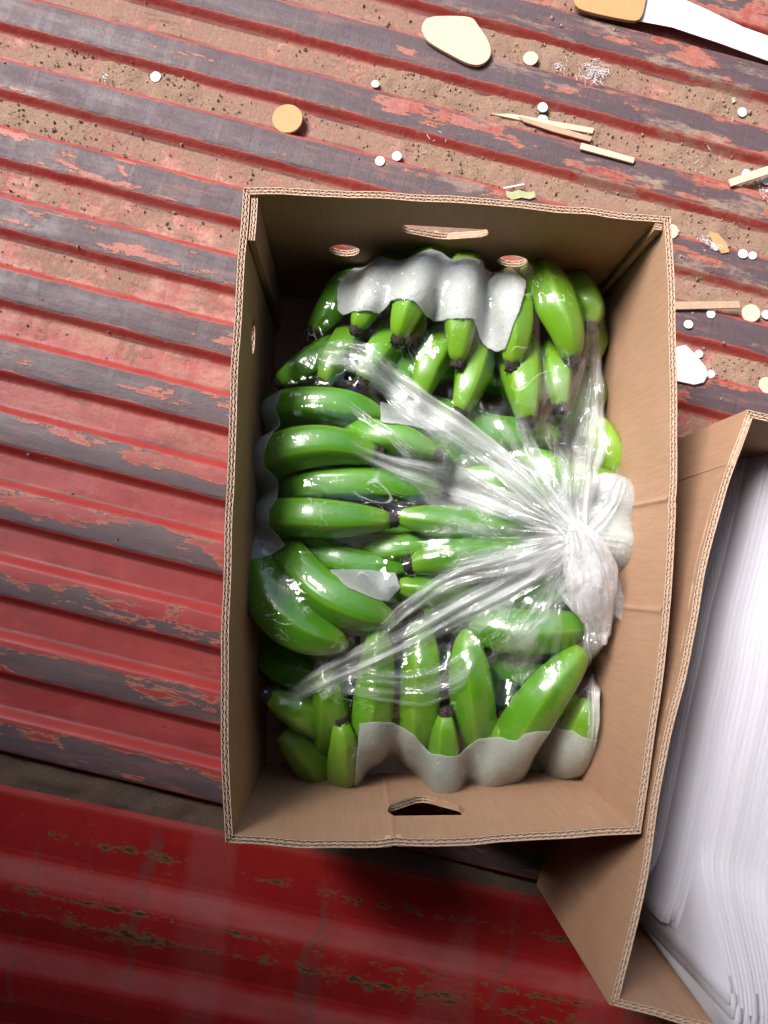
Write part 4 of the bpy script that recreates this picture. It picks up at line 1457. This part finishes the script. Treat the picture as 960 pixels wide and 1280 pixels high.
def sheet(line, dx, end_dy, z_top, z_bot, label, group, seed, lean=.006, rise=0.0):
    c = catmull([(a + dx, b, 0) for a, b in line], 40)
    k_ = 40
    ext = c[-1, :2] + (c[-1, :2] - c[-4, :2]) / np.linalg.norm(c[-1, :2] - c[-4, :2]) * end_dy
    cc = resample(np.vstack([c, [(ext[0], ext[1], 0)]]), k_)
    V, F_ = [], []
    rows = 5
    for r_ in range(rows):
        f = r_ / (rows - 1)
        for i in range(k_):
            t = i / (k_ - 1)
            zt = z_top + .0040 * (vnoise(t * 4, 3, 3) - .5) + .0008 * (vnoise(t * 40, seed, 4) - .5)
            zt -= .003 * max(0, (t - .9) / .1) ** 2 * vnoise(seed * 1.7, 2, 2)
            p = W3(cc[i, 0], cc[i, 1], z_top)
            dB = (p.x - B2[0]) * vdir[0] + (p.y - B2[1]) * vdir[1]
            st_ = min(1.0, max(0.0, (.115 - dB) / .10)); st_ = st_ * st_ * (3 - 2 * st_)
            zt += rise * st_
            zb = z_bot
            if dB < .014:
                if z_top + rise * st_ > .246: zb = .2385            # flops over the carton's rim
                else: p = p + Vector((vdir[0], vdir[1], 0)) * (.014 - dB)
            sway = .0016 * (vnoise(t * 9, 5, 6) - .5) * (1 - f) + lean * (1 - f)
            V.append((p.x + sway, p.y + .004 * (1 - f) * (t > .95), max(zt, zb + .004) * (1 - f) + zb * f))
    F_ = grid_faces(rows, k_).tolist()
    o = mesh_obj('foam_sheet', V, F_, M_SHEET, smooth=True)
    sol = o.modifiers.new('thick', 'SOLIDIFY'); sol.thickness = .0047; sol.offset = 0
    tag(o, label, 'foam sheet', group)
    return o


for k in range(8):
    sheet(low_line, -k * 4.6 - 3, 9 * (vnoise(k * 3.1, 1, 1) - .5) * 2 + 4, .118 - .0022 * k + .001 * float(vnoise(k * 1.3, 4, 4)), .010, 'shaded foam sheet in the low bundle along the left wall of the right carton', 'shaded foam sheets on edge', k + 50)
NSH = 22
for k in range(NSH):
    zt = .150 + .0028 * k + .0012 * (float(vnoise(k * .9, 7, 7)) - .5)
    dx = 438 + F_PX * (.2904 + .0034 * k) / (CAM_Z - zt) - 846
    end = k * 12.5 + 36 * (float(vnoise(k * 1.9, 3, 9)) - .5) - 4
    sheet(high_line, dx, end, zt, .010, 'bright white foam sheet standing in the tall bundle in the right carton', 'bright foam sheets on edge', k + 100, .006, max(0.0, .254 - zt) if k > 3 else 0.0)

# ================================================================== LITTER ON THE FLOOR
def disc(name, label, px, py, r_px, th, mat, cat, group=None, squash=1.0, tilt=(0, 0), n=26, jag=.03, seed=0):
    p = W3(px, py, -.006)
    z = floor_top(p, r_px * m_per_px(0) * .9)
    p = W3(px, py, z)
    r = r_px * m_per_px(z)
    V, F_ = [], []
    for zz, k_ in ((0, .97), (th * .3, 1.0), (th * .8, 1.0), (th, .96)):
        for i in range(n):
            a = 2 * math.pi * i / n
            q = r * k_ * (1 + jag * (hashn(i, seed, 3) - .5))
            V.append((q * math.cos(a), q * squash * math.sin(a), zz))
    for a in range(3):
        for i in range(n): F_.append((a * n + i, a * n + (i + 1) % n, (a + 1) * n + (i + 1) % n, (a + 1) * n + i))
    F_.append(tuple(range(n))[::-1]); F_.append(tuple(3 * n + i for i in range(n)))
    o = mesh_obj(name, V, F_, mat)
    o.location = (p.x, p.y, z + .0006)
    o.rotation_euler = (tilt[0], tilt[1], hashn(seed, 5, 5) * 6.28)
    return tag(o, label, cat, group)


def floor_top(p, r):
    """highest point of the floor (and its soil) under a small flat thing"""
    zs = []
    for a in range(8):
        q = Vector((p.x + r * math.cos(a * .785), p.y + r * math.sin(a * .785), 0)); zs.append(floor_z(q))
    zs.append(floor_z(p))
    am = float(heap_amount(np.array([p.x]), np.array([p.y]))[0])
    z = max(zs)
    return z + (.0035 * am if z < -DEPTH * .5 else 0)


def flat_piece(name, label, poly, th, mat, cat, group=None, z=None, curl=.0, smooth_n=0):
    cx = sum(a for a, b in poly) / len(poly); cy = sum(b for a, b in poly) / len(poly)
    p0 = W3(cx, cy, -.004)
    if z is None:
        z = max(floor_z(W3(a, b, -.004)) for a, b in poly)
        z = max(z, floor_z(p0)) + .001
    pts = np.array([tuple(W3(a, b, z + th)) for a, b in poly])
    if smooth_n: pts = resample(catmull(list(pts) + [pts[0]], smooth_n), smooth_n + 1)[:-1]
    n = len(pts)
    c = pts.mean(0)
    V = [tuple(q - c + np.array([0, 0, -th])) for q in pts] + [tuple(q - c) for q in pts]
    F_ = [tuple(range(n))[::-1], tuple(range(n, 2 * n))] + [(i, (i + 1) % n, n + (i + 1) % n, n + i) for i in range(n)]
    o = mesh_obj(name, V, F_, mat)
    o.location = c
    bv = o.modifiers.new('soft', 'BEVEL'); bv.width = min(.0006, th * .3); bv.segments = 2; bv.limit_method = 'ANGLE'
    return tag(o, label, cat, group)


disc('cardboard_disc', 'tan round cardboard disc lying by itself left of the carton corner', 360, 151, 20, .004, M_CARD_TAN, 'cardboard disc', None, 1.0, (.06, -.05), 40, .008, 2)
flat_piece('cardboard_offcut', 'pale cardboard offcut with one rounded end on the dusty ridge', [(527, 36), (531, 25), (545, 20), (587, 21), (598, 32), (609, 48), (614, 62), (611, 74), (600, 81), (588, 80), (572, 73), (536, 52)], .0045, M_CARD_PALE, 'cardboard offcut', None, .002, 0, 44)
flat_piece('cardboard_offcut', 'tan cardboard offcut cut by the top edge beside the white paper', [(716, -16), (718, 2), (730, 13), (792, 26), (802, 20), (806, 8), (806, -20), (760, -34), (722, -30)], .0045, M_CARD_TAN, 'cardboard offcut', None, .003, 0, 44)
flat_piece('paper_strip', 'long white paper strip lying in the valley at the top right', [(786, -12), (840, -8), (880, 10), (930, 34), (1010, 62), (1015, 98), (960, 76), (900, 54), (840, 34), (797, 26)], .0008, M_PAPER, 'paper', None, .0016)
flat_piece('foam_offcut', 'white rounded foam offcut half under the carton right side', [(836, 436), (857, 431), (868, 441), (883, 459), (885, 469), (880, 478), (868, 481), (836, 474)], .003, M_PAPER, 'foam offcut', None, None)
for lab, pl, mt in (
    ('upper of two crossed cardboard strips below the paired white dots', [(612, 142), (641, 142), (680, 149), (743, 160), (741, 167), (690, 158), (650, 150)], M_CARD_PALE),
    ('lower of two crossed cardboard strips below the paired white dots', [(648, 145), (690, 156), (741, 171), (738, 177), (690, 164), (655, 152)], M_STRIP),
    ('lone thin cardboard strip right of the crossed strips', [(727, 178), (794, 197), (792, 204), (725, 186)], M_CARD_PALE),
    ('cardboard strip reaching the right edge under a white dot', [(911, 224), (960, 207), (990, 198), (992, 208), (960, 218), (914, 233)], M_CARD_PALE),
    ('long straight tan cardboard strip sticking out behind the carton', [(838, 377), (924, 376), (926, 385), (838, 387)], M_STRIP)):
    flat_piece('cardboard_strip', lab, pl, .0028, mt, 'cardboard strip', 'cardboard strips littering the floor', max(floor_z(W3(a, b, 0)) for a, b in pl) + .0015)
CG = 'punched discs littering the floor'
for i, (lab, px, py, r, mt) in enumerate((
    ('white disc on the soil clods at the upper left', 195, 97, 7, M_CONF),
    ('white disc on the dusty valley at the top centre', 469, 106, 5.5, M_CONF),
    ('left white disc of the pair above the carton far wall', 475, 202, 6.5, M_CONF),
    ('right white disc of the pair above the carton far wall', 496, 196, 6.5, M_CONF),
    ('upper white disc of the pair on the crossed strips', 678, 135, 7, M_CONF),
    ('lower white disc of the pair on the crossed strips', 678, 150, 7, M_CONF),
    ('small tan disc between pale offcut and white shreds', 663, 74, 10, M_CARD_PALE),
    ('white disc alone on the soil below the white paper strip', 927, 141, 6.5, M_CONF),
    ('white disc on the end of the strip at the right edge', 932, 218, 6.5, M_CONF),
    ('white disc touching the right edge by the strip', 957, 226, 6.5, M_CONF),
    ('tan disc half behind the carton far right corner', 838, 290, 10, M_CARD_PALE),
    ('white disc lying by the torn tan paper', 894, 308, 6.5, M_CONF),
    ('left white disc of the pair right of the torn tan paper', 928, 318, 6.5, M_CONF),
    ('right white disc of the pair right of the torn tan paper', 940, 320, 5.5, M_CONF),
    ('white disc on the dark ridge next to the carton', 860, 406, 6, M_CONF),
    ('white disc just below the long straight tan strip', 888, 393, 6, M_CONF),
    ('stained tan disc at the end of the long straight strip', 938, 392, 12, M_CARD_PALE),
    ('white disc right of the stained tan disc', 957, 394, 6.5, M_CONF),
    ('white disc stuck at the upper edge of the foam offcut', 873, 443, 5.5, M_CONF),
    ('white disc stuck at the round end of the foam offcut', 888, 468, 5.5, M_CONF),
    ('dusty tan disc at the right edge above the second carton', 958, 482, 11, M_CARD_PALE))):
    o = disc('paper_disc', lab, px, py, r, .0012, mt, 'disc', CG, 1.0, (random.uniform(-.12, .12), random.uniform(-.12, .12)), 20, .05, i)
flat_piece('torn_paper', 'torn tan paper scrap beside a white disc', [(886, 290), (897, 291), (908, 303), (912, 315), (902, 317), (890, 300)], .001, M_CARD_TAN, 'paper', None, None)
flat_piece('leaf_fragment', 'ragged pale green leaf fragment above the carton far wall', [(632, 238), (640, 240), (648, 237), (658, 240), (668, 239), (670, 246), (662, 249), (652, 247), (640, 250), (634, 246)], .001, M_LEAF, 'leaf', None, None)
flat_piece('leaf_fragment', 'tiny bright green leaf bit on soil at the upper right', [(915, 122), (919, 121), (920, 127), (916, 129)], .0015, M_LEAF, 'leaf', None, None)
flat_piece('straw', 'short whitish straw next to the leaf fragment', [(629, 234), (655, 229), (656, 231), (630, 236)], .0012, M_PAPER, 'straw', None, None)
# white fluff / shreds (too many fibres to count)
V, F_ = [], []
for (cx, cy, rad_, nn) in ((745, 86, 20, 170), (890, 300, 16, 90), (128, 92, 6, 14), (955, 240, 14, 30), (700, 78, 12, 25), (540, 165, 40, 12), (880, 200, 40, 16)):
    for i in range(nn):
        a = random.gauss(cx, rad_ * .45); b = random.gauss(cy, rad_ * .35)
        an = random.uniform(0, 3.14); l = random.choice((1.5, 2, 3, 4, 8))
        p = W3(a, b, 0); z = floor_z(p) + random.uniform(.003, .0065)
        q = W3(a + l * math.cos(an), b + l * math.sin(an), 0)
        d = (q - p); s = Vector((-d.y, d.x, 0)).normalized() * .00022
        k_ = len(V)
        V += [(p.x - s.x, p.y - s.y, z), (p.x + s.x, p.y + s.y, z), (q.x + s.x, q.y + s.y, z + .001), (q.x - s.x, q.y - s.y, z + .001)]
        F_.append((k_, k_ + 1, k_ + 2, k_ + 3))
sh = mesh_obj('paper_shreds', V, F_, M_CONF)
tag(sh, 'fluffy white paper shreds and fibres on the dusty floor', 'shreds', kind='stuff')
